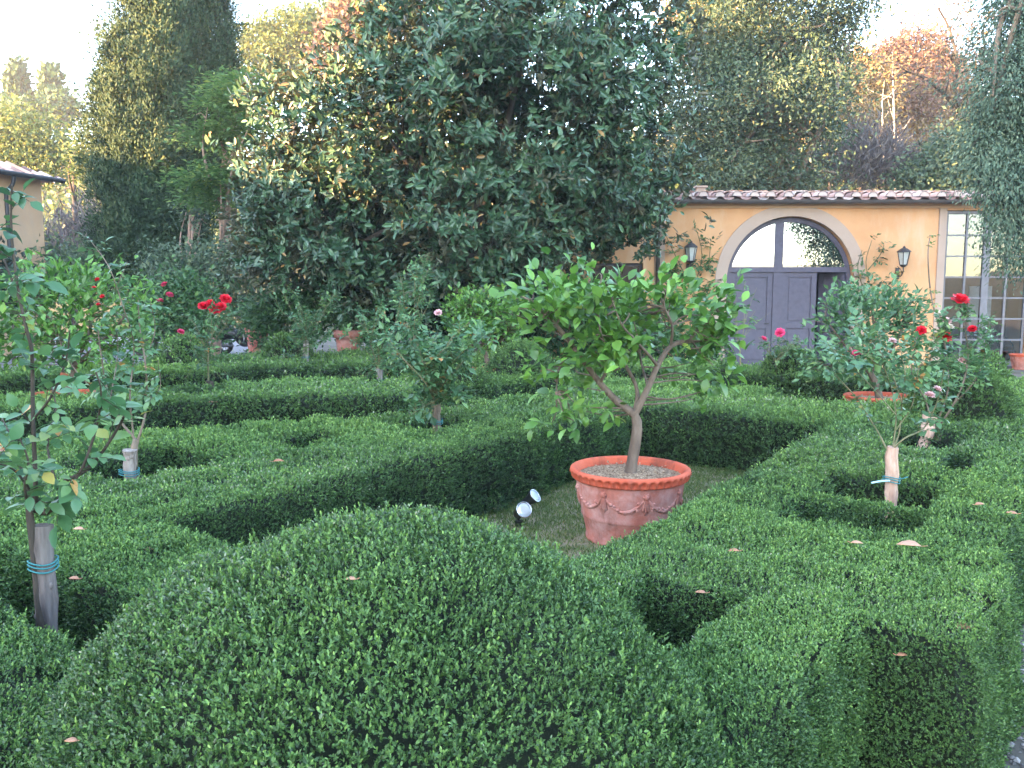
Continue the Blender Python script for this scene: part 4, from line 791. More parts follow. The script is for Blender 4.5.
# pale slender bare trunks
for px, top, Y, lab in ((893, 76, 40, 'tall pale bare trunk standing in front of the orange trees'), (882, 100, 43, 'shorter pale bare trunk just left of the tall one')):
    b = foot(px, Y); root = thing('pale_bare_tree', tuple(b), lab, 'bare tree', GB); a = Acc(); t = at(px, top, Y); cv = curve([b, (b + t) / 2 + (.1, 0, 0), t], 12); tube(a, cv, np.linspace(.10, .03, len(cv)), 0, 7)
    for k in range(26):
        s = cv[R.integers(4, len(cv))]; e = s + (R.normal() * .8, R.normal() * .6, R.uniform(.2, 1.1)); tube(a, curve([s, (s + e) / 2 + (0, 0, -.08), e], 5), [.022, .018, .013, .01, .008, .006][:len(curve([s, (s + e) / 2, e], 5))], 0, 4, cap=False)
    a.build('trunk', M['bark_white'], root)
# the wood that reads as one mass beyond them
n = 1500; wy = R.uniform(56, 112, n); wx = wy * R.uniform(-.78, .82, n); wz = hill_z(wx, wy); sl = wx / wy
a = Acc(); hgt = R.uniform(3.0, 7.5, n) * np.where(sl < -.3, .8, 1) * np.where(np.abs(sl - .46) < .07, .7, 1); m = 60
P = np.repeat(np.c_[wx, wy, wz + hgt * .5], m, 0) + rdir(n * m) * np.repeat(np.c_[hgt * .5, hgt * .5, hgt * .6], m, 0) * (R.random(n * m) ** .4)[:, None]
kind = np.clip((noise(np.c_[wx, wy, wx * 0], .12, 71) * .5 + .5 + R.normal(size=n) * .25) * 4 + np.where(sl > .15, .6, -1.2), 0, 3.99).astype(int)
l = R.uniform(.45, .9, n * m)
for q in range(4):
    s = np.repeat(kind == q, m); leaves(a, P[s], rdir(s.sum()), rdir(s.sum()), l[s], l[s] * .6, q, R.random(s.sum()), T_FLAT)
tag(a.build('woodland', [M['yellow'], M['pine'], M['oak'], M['orange']]), 'far-off wooded hillside closing the view behind the single trees', 'woodland', kind='stuff')
# shrubs and rose thickets in the middle distance
GS = 'loose shrubs along the drive'
shrub('grey_shrub', 'loose grey-green shrub at the foot of the great cypress', 205, 19.5, [(205, 268, 44, 26), (180, 280, 28, 20), (235, 262, 34, 26), (225, 290, 40, 18), (165, 262, 24, 14), (232, 312, 22, 16), (262, 300, 30, 26)], 620, 9, .13, 'shrub', group=GS, spread=.2)
shrub('pink_rose_thicket', 'green rose thicket with small pink flowers left of the red standard rose', 178, 15.5, [(178, 310, 36, 32), (150, 320, 22, 28), (205, 318, 20, 24), (185, 288, 24, 16)], 520, 8, .11, 'shrub_green', 'rose thicket', GS, spread=.14)
for px, py in ((164, 284), (170, 294), (160, 300), (196, 338)):
    bloom('bloom', at(px, py, 14.9), .06, M['pink'], bpy.data.objects['pink_rose_thicket'])
shrub('leafy_bush', 'fresh green bush right of the scooter, behind the pot', 280, 17.5, [(285, 305, 30, 22), (265, 320, 22, 26), (310, 315, 22, 24), (325, 300, 18, 16)], 520, 8, .12, 'shrub_green', group=GS, spread=.15)
shrub('low_thicket', 'mixed low thicket below the yellow tree, left of the great cypress', 70, 26, [(70, 262, 50, 16), (100, 275, 34, 16), (50, 282, 40, 18), (120, 285, 30, 14), (30, 265, 30, 16)], 520, 9, .18, 'shrub', group=GS, spread=.25)
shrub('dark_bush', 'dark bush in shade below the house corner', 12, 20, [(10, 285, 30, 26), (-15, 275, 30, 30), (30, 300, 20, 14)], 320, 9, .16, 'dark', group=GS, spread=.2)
shrub('edge_hedge', 'loose dark hedge edging the lilac drive behind the left lemon tree', 150, 14.2, [(170, 372, 46, 9), (120, 372, 40, 9), (220, 368, 30, 7)], 480, 8, .07, 'shrub_green', group=GS, spread=.09)
# ------------------------------------------------------------------ orangery
YW = 19.5; KX = YW * 1.0065 / FPX
def wx_(px): return (px - 512) * KX
def wz_(py): return at(786, py, YW)[2]
bld = thing('orangery_building', (6.63, YW, 0), 'ochre orangery with a clay tile roof and arched double doors', 'building')
DC, DR, DZ = wx_(786), 62 * KX, wz_(281)
WL, WR = -1.2, 16.0; EZ = wz_(206)
SX0, SX1, SZ1 = wx_(938), wx_(1024), wz_(211)       # glazed screen
BX0, BX1, BZ0, BZ1 = wx_(590), wx_(641), wz_(320), wz_(263)  # window behind the magnolia
def arch(r, n=40, z0=0.0): return [(DC - r, z0)] + [(DC - r * math.cos(t), DZ + r * math.sin(t)) for t in np.linspace(0, math.pi, n)] + [(DC + r, z0)]
# front wall in strips round the openings
a = Acc(); TW = .42
def wall_poly(p, y):
    tri = tessellate_polygon([[Vector((x, z, 0)) for x, z in p]]); V = np.array([(x, y, z) for x, z in p])
    F = []
    for t in tri:
        q = V[list(t)]; nn = np.cross(q[1] - q[0], q[2] - q[0]); F.append(t if nn[1] < 0 else t[::-1])
    a.add(V, F, 0)
DRo = DR + .02
ar = arch(DRo)
left = [(DC, EZ)] + [(BX1 + .4, EZ), (BX1 + .4, 0), ] + [q for q in ar if q[0] <= DC + 1e-6]
half = len(ar) // 2
wall_poly([(BX1 + .4, 0)] + ar[:half] + [(DC, DZ + DRo), (DC, EZ), (BX1 + .4, EZ)], YW)
wall_poly([(DC, EZ), (DC, DZ + DRo)] + ar[half:] + [(SX0 - .02, 0), (SX0 - .02, EZ)], YW)
for lo, hi in (((WL, 0), (BX0, EZ)), ((BX1, 0), (BX1 + .4, EZ)), ((BX0, 0), (BX1, BZ0)), ((BX0, BZ1), (BX1, EZ)), ((SX0 - .02, SZ1 + .02), (SX1, EZ)), ((SX1, 0), (WR, EZ))):
    a.add([(lo[0], YW, lo[1]), (hi[0], YW, lo[1]), (hi[0], YW, hi[1]), (lo[0], YW, hi[1])], [(0, 1, 2, 3)], 0)
def reveal(p, depth):
    for (x0, z0), (x1, z1) in zip(p[:-1], p[1:]): a.add([(x0, YW, z0), (x1, YW, z1), (x1, YW + depth, z1), (x0, YW + depth, z0)], [(0, 1, 2, 3)], 0)
reveal(ar, TW); reveal([(BX0, BZ0), (BX0, BZ1), (BX1, BZ1), (BX1, BZ0), (BX0, BZ0)], TW); reveal([(SX0 - .02, 0), (SX0 - .02, SZ1 + .02), (SX1, SZ1 + .02), (SX1, 0)], TW)
# side and back walls
for p in (((WL, YW), (WL, YW + 7)), ((WL, YW + 7), (WR, YW + 7)), ((WR, YW + 7), (WR, YW))):
    (x0, y0), (x1, y1) = p; a.add([(x0, y0, 0), (x1, y1, 0), (x1, y1, EZ), (x0, y0, EZ)], [(0, 1, 2, 3)], 0)
wallo = a.build('wall', M['ochre'], bld)
a = Acc()
box(a, (WL + .05, YW + .5, .02), (WR - .05, YW + 6.8, .06)); box(a, (WL + .05, YW + 6.4, .06), (WR - .05, YW + 6.6, EZ - .1)); box(a, (WL + .05, YW + .5, EZ - .06), (WR - .05, YW + 6.4, EZ - .02))
box(a, (SX0 - .35, YW + .44, .06), (SX0 - .2, YW + 6.4, EZ - .08)); box(a, (BX1 + .5, YW + .44, .06), (BX1 + .6, YW + 6.4, EZ - .08))
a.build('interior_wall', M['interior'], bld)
# stone surround, pilaster strip, plinth
a = Acc(); o_, i_ = arch(DR + 12 * KX, 48), arch(DRo - .001, 48); y0, y1 = YW - .035, YW + .02
for k in range(len(o_) - 1):
    (ax, az), (bx, bz), (cx, cz), (dx, dz) = o_[k], o_[k + 1], i_[k + 1], i_[k]
    a.add([(ax, y0, az), (bx, y0, bz), (cx, y0, cz), (dx, y0, dz), (ax, y1, az), (bx, y1, bz), (cx, y1, cz), (dx, y1, dz)], [(0, 3, 2, 1), (0, 1, 5, 4), (2, 3, 7, 6)], 0)
a.build('door_surround', M['trim'], bld)
a = Acc(); box(a, (SX0 - .21, YW - .03, 0), (SX0 - .025, YW + .01, EZ - .05)); a.build('pilaster', M['trim'], bld, bevel=.008)
a = Acc(); box(a, (wx_(652), YW - .025, 0), (wx_(662), YW + .01, EZ - .05)); a.build('pilaster', M['trim'], bld, bevel=.008)
# roof: flat clay under-tiles and humped cover tiles
RY0, RZ0, RY1, RZ1 = YW - .32, EZ + .14, YW + 3.2, EZ + .14 + .50
a = Acc(); sl = (RZ1 - RZ0) / (RY1 - RY0)
a.add([(WL - .4, RY0, RZ0 - .05), (WR + .4, RY0, RZ0 - .05), (WR + .4, RY1, RZ1 - .05), (WL - .4, RY1, RZ1 - .05), (WL - .4, RY0, RZ0 - .11), (WR + .4, RY0, RZ0 - .11), (WR + .4, RY1, RZ1 - .11), (WL - .4, RY1, RZ1 - .11)], CUBE_F[:0] + [(0, 1, 2, 3), (4, 7, 6, 5), (0, 4, 5, 1), (1, 5, 6, 2), (2, 6, 7, 3), (3, 7, 4, 0)], 0, .12)
a.add([(WL - .4, RY1, RZ1 - .1), (WR + .4, RY1, RZ1 - .1), (WR + .4, YW + 7.2, RZ0 - .05), (WL - .4, YW + 7.2, RZ0 - .05)], [(0, 1, 2, 3)], 0, .4)
def half_tile(x, y, r0, r1, ln, up, rnd, lift=0):
    th = np.linspace(0, math.pi, 7) if up else np.linspace(math.pi, 2 * math.pi, 7); V = []
    for yy, r in ((y, r0), (y + ln, r1)):
        z = RZ0 + (yy - RY0) * sl + lift + (.025 if yy == y and up else 0)
        for rr in (r, r - .016): V += [(x + rr * math.cos(t), yy, z + rr * math.sin(t) * (.95 if up else .5)) for t in th]
    F = []; n = 7
    for k in range(n - 1): F += [(k, k + 1, 2 * n + k + 1, 2 * n + k), (n + k, 3 * n + k, 3 * n + k + 1, n + k + 1), (k, n + k, n + k + 1, k + 1)]
    a.add(V, F, 0, rnd)
    if up and y < RY0 + .1: a.add([V[k] for k in range(n)] + [(x - r0, y, z - .03), (x + r0, y, z - .03)], [tuple(range(n))], 0, .72)
xs = np.arange(WL - .3, WR + .3, .40)
for q, x in enumerate(xs):
    for r in range(9):
        y = RY0 - .02 + r * .43 + R.normal() * .012; xx = x + R.normal() * .012
        half_tile(xx, y, .125, .10, .47, True, R.random(), .02 + R.normal() * .006); half_tile(xx + .20, y - .02, .13, .12, .47, False, R.random() * .8, .03)
for k in range(int((WR - WL) / .42)): # ridge
    x = WL + k * .42; V = []
    for xx, r in ((x, .14), (x + .46, .125)): V += [(xx, RY1 + r * math.cos(t), RZ1 + r * math.sin(t)) for t in np.linspace(0, math.pi, 7)]
    a.add(V, [(j, j + 1, 8 + j, 7 + j) for j in range(6)], 0, R.random())
roof = a.build('roof', M['tile'], bld)
a = Acc(); cx_ = wx_(705); box(a, (cx_ - .10, YW + .9, RZ0), (cx_ + .10, YW + 1.1, RZ0 + .42)); box(a, (cx_ - .15, YW + .85, RZ0 + .42), (cx_ + .15, YW + 1.15, RZ0 + .46)); a.build('chimney', M['trim'], roof)
a = Acc(); th = np.linspace(math.pi, 2 * math.pi, 9); g = [(YW - .30 + .075 * math.cos(t), EZ + .10 + .085 * math.sin(t)) for t in th]; V = [(x, y, z) for x in (WL - .4, WR + .4) for y, z in g]; a.add(V, [(k, k + 1, 10 + k, 9 + k) for k in range(8)], 0, .5, True)
box(a, (WL - .4, YW - .235, EZ + .09), (WR + .4, YW - .22, EZ + .14))
for x in np.arange(WL, WR, 1.1): box(a, (x, YW - .385, EZ + .10), (x + .03, YW - .05, EZ + .115))
a.build('gutter', M['gutter'], bld)
a = Acc(); box(a, (WL - .3, YW - .30, EZ + .03), (WR + .3, YW - .002, EZ + .06)); box(a, (WL - .2, YW - .06, EZ - .05), (WR + .2, YW - .003, EZ + .026)); a.build('eaves_board', M['cream'], bld)
a = Acc(); tube(a, [(wx_(655), YW - .07, .05), (wx_(655), YW - .07, EZ - .15), (wx_(655), YW - .28, EZ + .03)], .05, 0, 10); a.build('downpipe', M['gutter'], bld)
# fanlight and doors
YD = YW + .20; TZ = wz_(269)
def arch_bar(acc, r0, r1, ya, yb, z0=0.0, n=48):
    o_, i_ = arch(r1, n, z0), arch(r0, n, z0)
    for k in range(len(o_) - 1):
        A_, B_, C_, D_ = o_[k], o_[k + 1], i_[k + 1], i_[k]; V = [(*(q[0], y), q[1]) for y in (ya, yb) for q in (A_, B_, C_, D_)]
        acc.add(V, [(0, 3, 2, 1), (4, 5, 6, 7), (0, 1, 5, 4), (2, 3, 7, 6)], 0)
a = Acc(); arch_bar(a, DR - .10, DR, YD - .06, YD + .06); MX0, MX1 = wx_(771.5), wx_(780.5)
box(a, (MX0, YD - .052, 0.02), (MX1, YD + .052, DZ + DR - .10)); box(a, (DC - DR + .05, YD - .07, TZ - .07), (DC + DR - .05, YD + .07, TZ + .05)); a.build('door_frame', M['door'], bld)
a = Acc(); p = [(DC - (DR - .09) * math.cos(t), DZ + (DR - .09) * math.sin(t)) for t in np.linspace(math.asin((TZ - DZ) / (DR - .09)), math.pi - math.asin((TZ - DZ) / (DR - .09)), 40)]
L_ = [q for q in p if q[0] < MX0] + [(MX0 + .01, DZ + math.sqrt((DR - .09) ** 2 - (MX0 - DC) ** 2)), (MX0 + .01, TZ)]; R_ = [(MX1 - .01, TZ), (MX1 - .01, DZ + math.sqrt((DR - .09) ** 2 - (MX1 - DC) ** 2))] + [q for q in p if q[0] > MX1]
for poly in (L_, R_):
    b = Acc(); tri = tessellate_polygon([[Vector((x, z, 0)) for x, z in poly]]); tilt = R.normal() * .0
    xc = sum(q[0] for q in poly) / len(poly); b.add([(x, YD - (x - xc) * .065, z) for x, z in poly], [t for t in tri], 0); b.build('fanlight_pane', M['fanglass'], bld)
def leaf(x0, x1, z0, z1, panels, Mx=None, name='door', lab=None):
    """a panelled door leaf; panels as (z0, z1) fractions"""
    b = Acc(); fr = .13; box(b, (x0, YD - .03, z0), (x0 + fr, YD + .03, z1), M=Mx); box(b, (x1 - fr, YD - .03, z0), (x1, YD + .03, z1), M=Mx); zz = z0
    H = z1 - z0
    for k, (p0, p1) in enumerate(panels):
        box(b, (x0 + fr, YD - .028, zz), (x1 - fr, YD + .028, z0 + p0 * H), M=Mx); zz = z0 + p1 * H
        box(b, (x0 + fr, YD - .004, z0 + p0 * H), (x1 - fr, YD + .006, z0 + p1 * H), M=Mx); m = .045
        box(b, (x0 + fr + m, YD - .018, z0 + p0 * H + m), (x1 - fr - m, YD - .003, z0 + p1 * H - m), M=Mx)
    box(b, (x0 + fr, YD - .028, zz), (x1 - fr, YD + .028, z1), M=Mx)
    d = b.build(name, M['door'], bld, bevel=.006)
    if lab: d['label'] = lab
    return d
DZ1 = TZ - .075
dl = leaf(DC - DR + .10, MX0 - .004, .04, DZ1, [(.05, .40), (.47, .95)])
b = Acc(); tube(b, [(MX0 - .09, YD - .03, 1.08), (MX0 - .09, YD - .09, 1.08), (MX0 - .20, YD - .09, 1.08)], .012, 0, 8); b.build('handle', M['iron'], dl)
XM = wx_(815)
dr = leaf(MX1 + .004, XM, .04, DZ1, [(.05, .40), (.47, .95)])
Mo = Matrix.Translation((DC + DR - .10, YD, 0)) @ Matrix.Rotation(math.radians(-52), 4, 'Z') @ Matrix.Translation((-(DC + DR - .10), -YD, 0))
leaf(XM + .01, DC + DR - .10, .04, DZ1, [(.05, .40), (.47, .95)], Mo, lab='folding door leaf standing ajar')
# glazed screen: a steel grid of panes with two leaves
a = Acc(); YS = YW + .12; rows = np.array([wz_(y) for y in (213, 235, 256, 277, 298, 319, 340, 362)]); rows[-1] = .12
colx = [wx_(940), wx_(960), wx_(980.5), wx_(1001), wx_(1021)]
for x in colx: box(a, (x - .025, YS - .03, .04), (x + .025, YS + .03, SZ1))
box(a, (colx[2] - .085, YS - .035, .04), (colx[2] + .085, YS + .035, SZ1)); box(a, (SX0 - .015, YS - .04, .04), (SX0 + .03, YS + .04, SZ1))
for z in rows: box(a, (colx[0], YS - .022, z - .02), (colx[-1], YS + .022, z + .02))
box(a, (colx[0], YS - .028, .03), (colx[-1], YS + .028, .16)); box(a, (SX0, YS - .04, SZ1 - .05), (SX1 - .01, YS + .04, SZ1 + .01)); scr = a.build('glazed_screen', M['steel'], bld)
for c0, c1 in zip(colx[:-1], colx[1:]):
    for r in range(len(rows) - 1):
        z0, z1 = rows[r + 1], rows[r]; b = Acc(); b.add([(c0, YS, z0), (c1, YS, z0), (c1, YS + R.normal() * .001, z1), (c0, YS, z1)], [(0, 1, 2, 3)], 0); b.build('pane', M['thin'], scr)
a = Acc(); bx = (BX0 + BX1) / 2
for x in (BX0 + .03, bx, BX1 - .03): box(a, (x - .035, YW + .13, BZ0), (x + .035, YW + .19, BZ1))
for z in (BZ0 + .03, (BZ0 + BZ1) / 2, BZ1 - .03): box(a, (BX0, YW + .135, z - .03), (BX1, YW + .185, z + .03))
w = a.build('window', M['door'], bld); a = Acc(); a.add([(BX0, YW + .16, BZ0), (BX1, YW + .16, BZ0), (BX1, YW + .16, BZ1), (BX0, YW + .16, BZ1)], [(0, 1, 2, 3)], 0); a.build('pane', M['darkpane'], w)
# things seen through the glazed screen
a = Acc(); X0, X1 = wx_(981), wx_(1004); box(a, (X0, YW + .75, .75), (X1, YW + .79, 2.0)); root = tag(a.build('standing_board', M['blueboard'], loc=((X0 + X1) / 2, YW + .77, 0)), 'pale blue board standing behind the glazed screen', 'board')
b = Acc()
for x in (X0 + .06, X1 - .06): box(b, (x - .025, YW + .76, .06), (x + .025, YW + .785, .75))
b.build('leg', M['steel'], root)
bk = thing('bicycle', (wx_(992), YW + .6, .06), 'dark bicycle leaning inside the glazed screen', 'bicycle')
for dx in (-.5, .5):
    a = Acc(); th = np.linspace(0, 2 * math.pi, 37); cx, cz = wx_(992) + dx, .06 + .34; tube(a, np.c_[cx + .33 * np.cos(th), np.full(37, YW + .6), cz + .33 * np.sin(th)], .018, 0, 7, cap=False)
    for t in th[:-1:3]: tube(a, [(cx, YW + .6, cz), (cx + .32 * math.cos(t), YW + .6, cz + .32 * math.sin(t))], .003, 0, 4, cap=False)
    a.build('wheel', M['rubber'], bk)
a = Acc(); q = lambda x, z: (wx_(992) + x, YW + .6, .06 + z)
for p0, p1 in ((( -.5, .34), (-.12, .34)), ((-.12, .34), (-.22, .85)), ((-.22, .80), (-.5, .34)), ((-.20, .75), (.32, .78)), ((-.12, .34), (.34, .68)), ((.30, .95), (.5, .34))): tube(a, [q(*p0), q(*p1)], .016, 0, 8)
a.build('frame', M['iron'], bk); a = Acc(); ball(a, q(-.22, .88), (.13, .06, .035)); a.build('saddle', M['black'], bk); a = Acc(); tube(a, [(q(.30, .98)[0] - .06, YW + .36, 1.04), (q(.30, .98)[0], YW + .6, 1.04), (q(.3, .98)[0] - .06, YW + .84, 1.04)], .013, 0, 7); a.build('handlebar', M['iron'], bk)
pt = thing('terracotta_pot', (wx_(1009), YW - .45, 0), 'plain terracotta pot at the foot of the glazed screen by the right edge', 'pot', 'flower pots by the buildings'); pot_parts(pt, (wx_(1009), YW - .45, 0), .72, False, 64)
# wall lanterns
def lantern(label, px, ptop, pbot, group='wall lanterns beside the arched doors'):
    x = wx_(px); zt = wz_(ptop); zb = wz_(pbot); H = zt - zb; y = YW - .30; root = thing('wall_lantern', (x, YW - .02, zb), label, 'lantern', group)
    hex_ = lambda r, z: [(x + r * math.cos(t), y + r * math.sin(t), z) for t in np.arange(6) * math.pi / 3]
    b = Acc(); zz = zb + H * .42; z1 = zb + H * .82
    for k in range(6): tube(b, [hex_(.085, zz)[k], hex_(.145, z1)[k]], .010, 0, 5)
    for r, z in ((.085, zz), (.145, z1)): ring = hex_(r, z); ring.append(ring[0]); tube(b, ring, .012, 0, 5)
    lathe(b, [(.165, z1), (.15, z1 + H * .03), (.07, z1 + H * .11), (.03, z1 + H * .13), (.035, z1 + H * .155), (.012, z1 + H * .18), (.001, z1 + H * .2)], (x, y, 0), 0, 12, smooth=False); lathe(b, [(.001, zz - .06), (.05, zz - .04), (.088, zz)], (x, y, 0), 0, 12)
    tube(b, curve([(x, y, zz - .04), (x, y, zz - .16), (x, y + .12, zz - .26), (x, YW - .03, zz - .20)], 12), .014, 0, 7); tube(b, curve([(x, y + .05, zz - .2), (x, y + .12, zz - .1), (x, YW - .02, zz - .02)], 8), .009, 0, 6)
    box(b, (x - .045, YW - .025, zb), (x + .045, YW, zz - .05)); b.build('lantern_frame', M['iron'], root)
    b = Acc(); lo, hi = hex_(.078, zz + .01), hex_(.136, z1 - .01)
    for k in range(6): j = (k + 1) % 6; b.add([lo[k], lo[j], hi[j], hi[k]], [(0, 1, 2, 3)], 0)
    b.build('lantern_glass', M['lampglass'], root)
lantern('wall lantern on the plain wall between the doors and the glazed screen', 891, 247, 279)
lantern('wall lantern among climbing stems left of the arched doors', 685, 242, 276)
# climbing roses on the wall
def climber(label, stems, n, L):
    b0 = at(*stems[0][0], YW - .12); root = thing('climbing_rose', (b0[0], YW - .15, 0), label, 'climbing rose', 'climbing roses on the orangery wall'); s = Acc(); f = Acc()
    for st in stems:
        c = curve(pts(st, YW - .12, .03), 14); c[:, 1] = np.minimum(c[:, 1], YW - .05); tube(s, c, np.linspace(.016, .006, len(c)), 0, 6); P = along(c, n, .1) + R.normal(size=(n, 3)) * (.08, .03, .08); P[:, 1] = np.minimum(P[:, 1], YW - .06); compound(f, P, rdir(n) + (0, -.6, .1), L, 0, R.random(n))
    tube(s, [(b0[0], YW - .15, 0), b0], .016, 0, 6); s.build('stem', M['cane'], root); f.build('foliage', M['rose'], root)
climber('climbing rose fanned over the wall round the left lantern', [[(690, 330), (694, 290), (702, 255), (695, 225)], [(692, 290), (680, 265), (668, 240), (664, 228)], [(698, 270), (708, 262), (711, 240)], [(692, 300), (706, 290), (712, 280)], [(686, 275), (672, 275), (662, 262)]], 20, .13)
climber('sparse climbing rose left of the plain-wall lantern', [[(868, 330), (870, 290), (866, 262), (872, 240)], [(869, 290), (885, 282), (905, 284)], [(868, 270), (880, 255), (884, 245)], [(868, 300), (858, 270), (862, 250)]], 9, .12)
# ------------------------------------------------------------------ ochre house at the left
hs = thing('small_house', (-15.5, 23, 0), 'small beige house at the left edge with tiled eaves and a dark drainpipe', 'house')
c0 = np.array((at(42, 200, 25)[0], 25.0)); dv = nrm(np.array((-.42, -1.0))); nv = np.array((dv[1], -dv[0])); nv = -nv if nv[0] > 0 else nv
def hp(s, t, z): q = c0 + dv * s + nv * t; return (q[0], q[1], z)
EH = 5.35; HL, HW = 13.0, 7.0
a = Acc()
for (s0, t0), (s1, t1) in (((0, 0), (HL, 0)), ((HL, 0), (HL, HW)), ((HL, HW), (0, HW)), ((0, HW), (0, 0))): a.add([hp(s0, t0, 0), hp(s1, t1, 0), hp(s1, t1, EH), hp(s0, t0, EH)], [(0, 1, 2, 3)], 0)
a.build('wall', M['cream'], hs)
a = Acc(); ov = .45; RP = 1.5
A_, B_, C_, D_ = hp(-ov, -ov, EH - .05), hp(HL + ov, -ov, EH - .05), hp(HL + ov, HW + ov, EH - .05), hp(-ov, HW + ov, EH - .05); r0, r1 = hp(HW / 2, HW / 2, EH + RP), hp(HL - HW / 2, HW / 2, EH + RP)
a.add([A_, B_, C_, D_, r0, r1], [(0, 1, 5, 4), (2, 3, 4, 5)], 0, .3); a.add([A_, B_, C_, D_, r0, r1], [(1, 2, 5), (3, 0, 4)], 0, .3); a.add([A_, B_, C_, D_], [(3, 2, 1, 0)], 0, .1)
for s in np.arange(-.3, HL + .4, .30): # cover tile rows up the visible slope
    f0 = 0.0; lim = min(1.0, (s + ov) / (HW / 2 + ov), (HL + ov - s) / (HW / 2 + ov))
    m_ = max(2, int(9 * lim))
    for k in range(m_):
        q0, q1 = k / m_ * lim, (k + 1.08) / m_ * lim; p0 = np.array(hp(s, -ov + q0 * (HW / 2 + ov), EH - .04 + q0 * (RP + .05))); p1 = np.array(hp(s, -ov + q1 * (HW / 2 + ov), EH - .02 + q1 * (RP + .05))); tube(a, [p0, p1], [.085, .07], 0, 8, R.random())
a.build('roof', M['tile'], hs)
a = Acc(); tube(a, [hp(-.4, -.5, EH - .06), hp(HL + .4, -.5, EH - .06)], .075, 0, 10); a.build('gutter', M['iron'], hs)
a = Acc(); tube(a, curve([hp(1.2, -.48, EH - .1), hp(1.2, -.40, EH - .35), hp(1.2, -.09, EH - .55)], 10), .055, 0, 9); tube(a, [hp(1.2, -.09, EH - .53), hp(1.2, -.09, .1)], .055, 0, 9); a.build('downpipe', M['iron'], hs)
# red-roofed house on the slope far off
fh = thing('far_house', tuple(foot(932, 95)), 'tiny far house with a red roof seen between the black limbs', 'house'); t = at(932, 114, 95); a = Acc()
box(a, (t[0] - 3.0, 94, hill_z(t[0], 95.0) - 1), (t[0] + 3.0, 99, t[2] - .3)); a.build('wall', M['cream'], fh); a = Acc()
a.add([(t[0] - 3.5, 93.4, t[2] - .5), (t[0] + 3.5, 93.4, t[2] - .5), (t[0] + 3.5, 96.5, t[2] + 1.2), (t[0] - 3.5, 96.5, t[2] + 1.2), (t[0] + 3.5, 99.6, t[2] - .5), (t[0] - 3.5, 99.6, t[2] - .5)], [(0, 1, 2, 3), (3, 2, 4, 5), (0, 3, 5), (1, 4, 2)], 0, .95); a.build('roof', M['tile'], fh)
# ------------------------------------------------------------------ terracotta pots at the back, scooter
def back_pot(label, px, prim, Y, s, plant):
    c = at(px, prim, Y); c = np.array((c[0], c[1], 0)); sc = s; root = thing('potted_shrub', tuple(c), label, 'potted plant', 'potted shrubs along the drive'); a = Acc(); hz = at(px, prim, Y)[2]; r = s
    lathe(a, [(0, .01), (r * .66, .01), (r * .72, hz * .3), (r * .84, hz * .75), (r * .88, hz * .84), (r * 1.0, hz * .85), (r * 1.02, hz * .98), (r * .96, hz), (r * .88, hz * .97), (r * .82, hz * .85), (0, hz * .86)], c, 0, 40); pot = a.build('pot', M['terra'], root)
    a = Acc(); lathe(a, [(r * 1.03, hz * .55), (r * 1.0 * .83, hz * .57)], c, 0, 40)
    f = Acc(); B = [blob(*b, Y) if len(b) > 4 else blob(*b, 0, Y) for b in plant]; C, d, _ = clumps(B, 160, .7); leaf_tufts(f, C, 6, .07, .12, 0, T_FOLD, .5, d); f.build('foliage', M['shrub_green'], root)
    a = Acc()
    for k in range(8): tube(a, curve([(c[0], c[1], hz * .85), (c[0] * .5 + C[k][0] * .5, c[1], (hz + C[k][2]) / 2), C[k]], 6), .012, 0, 5)
    a.build('stem', M['bark'], root)
back_pot('weathered reddish pot with a small plant behind the hedges under the magnolia', 348, 330, 16.6, .29, [(350, 318, 26, 12), (340, 312, 16, 12), (366, 318, 14, 12)])
back_pot('terracotta pot beside the scooter with drying foliage', 257, 327, 18.4, .27, [(254, 319, 16, 8), (266, 318, 12, 8)])
YS_ = 24.4; s0 = at(240, 345, YS_); mt = thing('motor_scooter', (s0[0], s0[1], 0), 'black motor scooter parked on the drive behind the red standard rose', 'motor scooter')
def sp(x, y, z): return np.array((s0[0] + x, s0[1] + y, z))
for x in (-.48, .52):
    a = Acc(); th = np.linspace(0, 2 * math.pi, 33); tube(a, np.array([sp(x + .19 * math.cos(t), -.1 * x, .25 + .19 * math.sin(t)) for t in th]), .062, 0, 9, cap=False); w = a.build('wheel', M['rubber'], mt)
    a = Acc(); tube(a, np.array([sp(x + .12 * math.cos(t), -.1 * x, .25 + .12 * math.sin(t)) for t in th]), .014, 0, 6, cap=False); tube(a, [sp(x, -.1 * x - .07, .25), sp(x, -.1 * x + .07, .25)], .04, 0, 10)
    for t in th[:-1:5]: tube(a, [sp(x, -.1 * x, .25), sp(x + .12 * math.cos(t), -.1 * x, .25 + .12 * math.sin(t))], .012, 0, 5)
    a.build('rim', M['chrome'], w)
a = Acc(); tube(a, curve([sp(-.55, .05, .42), sp(-.42, .04, .62), sp(-.1, 0, .60), sp(.05, 0, .36), sp(.22, -.02, .34), sp(.36, -.03, .62), sp(.44, -.04, .88)], 26), np.interp(np.linspace(0, 1, len(curve([(0, 0, 0)] * 7, 26))), [0, .15, .35, .5, .62, .8, 1], [.10, .17, .17, .10, .09, .15, .10]), 0, 12); ball(a, sp(.54, -.05, .47), (.17, .09, .08)); a.build('body', M['black'], mt)
a = Acc(); tube(a, curve([sp(-.62, .05, .80), sp(-.35, .03, .80), sp(-.08, .01, .74)], 10), [.06, .10, .11, .12, .12, .11, .11, .10, .08, .06, .05, .04][:len(curve([(0, 0, 0)] * 3, 10))], 0, 12); a.build('seat', M['black'], mt)
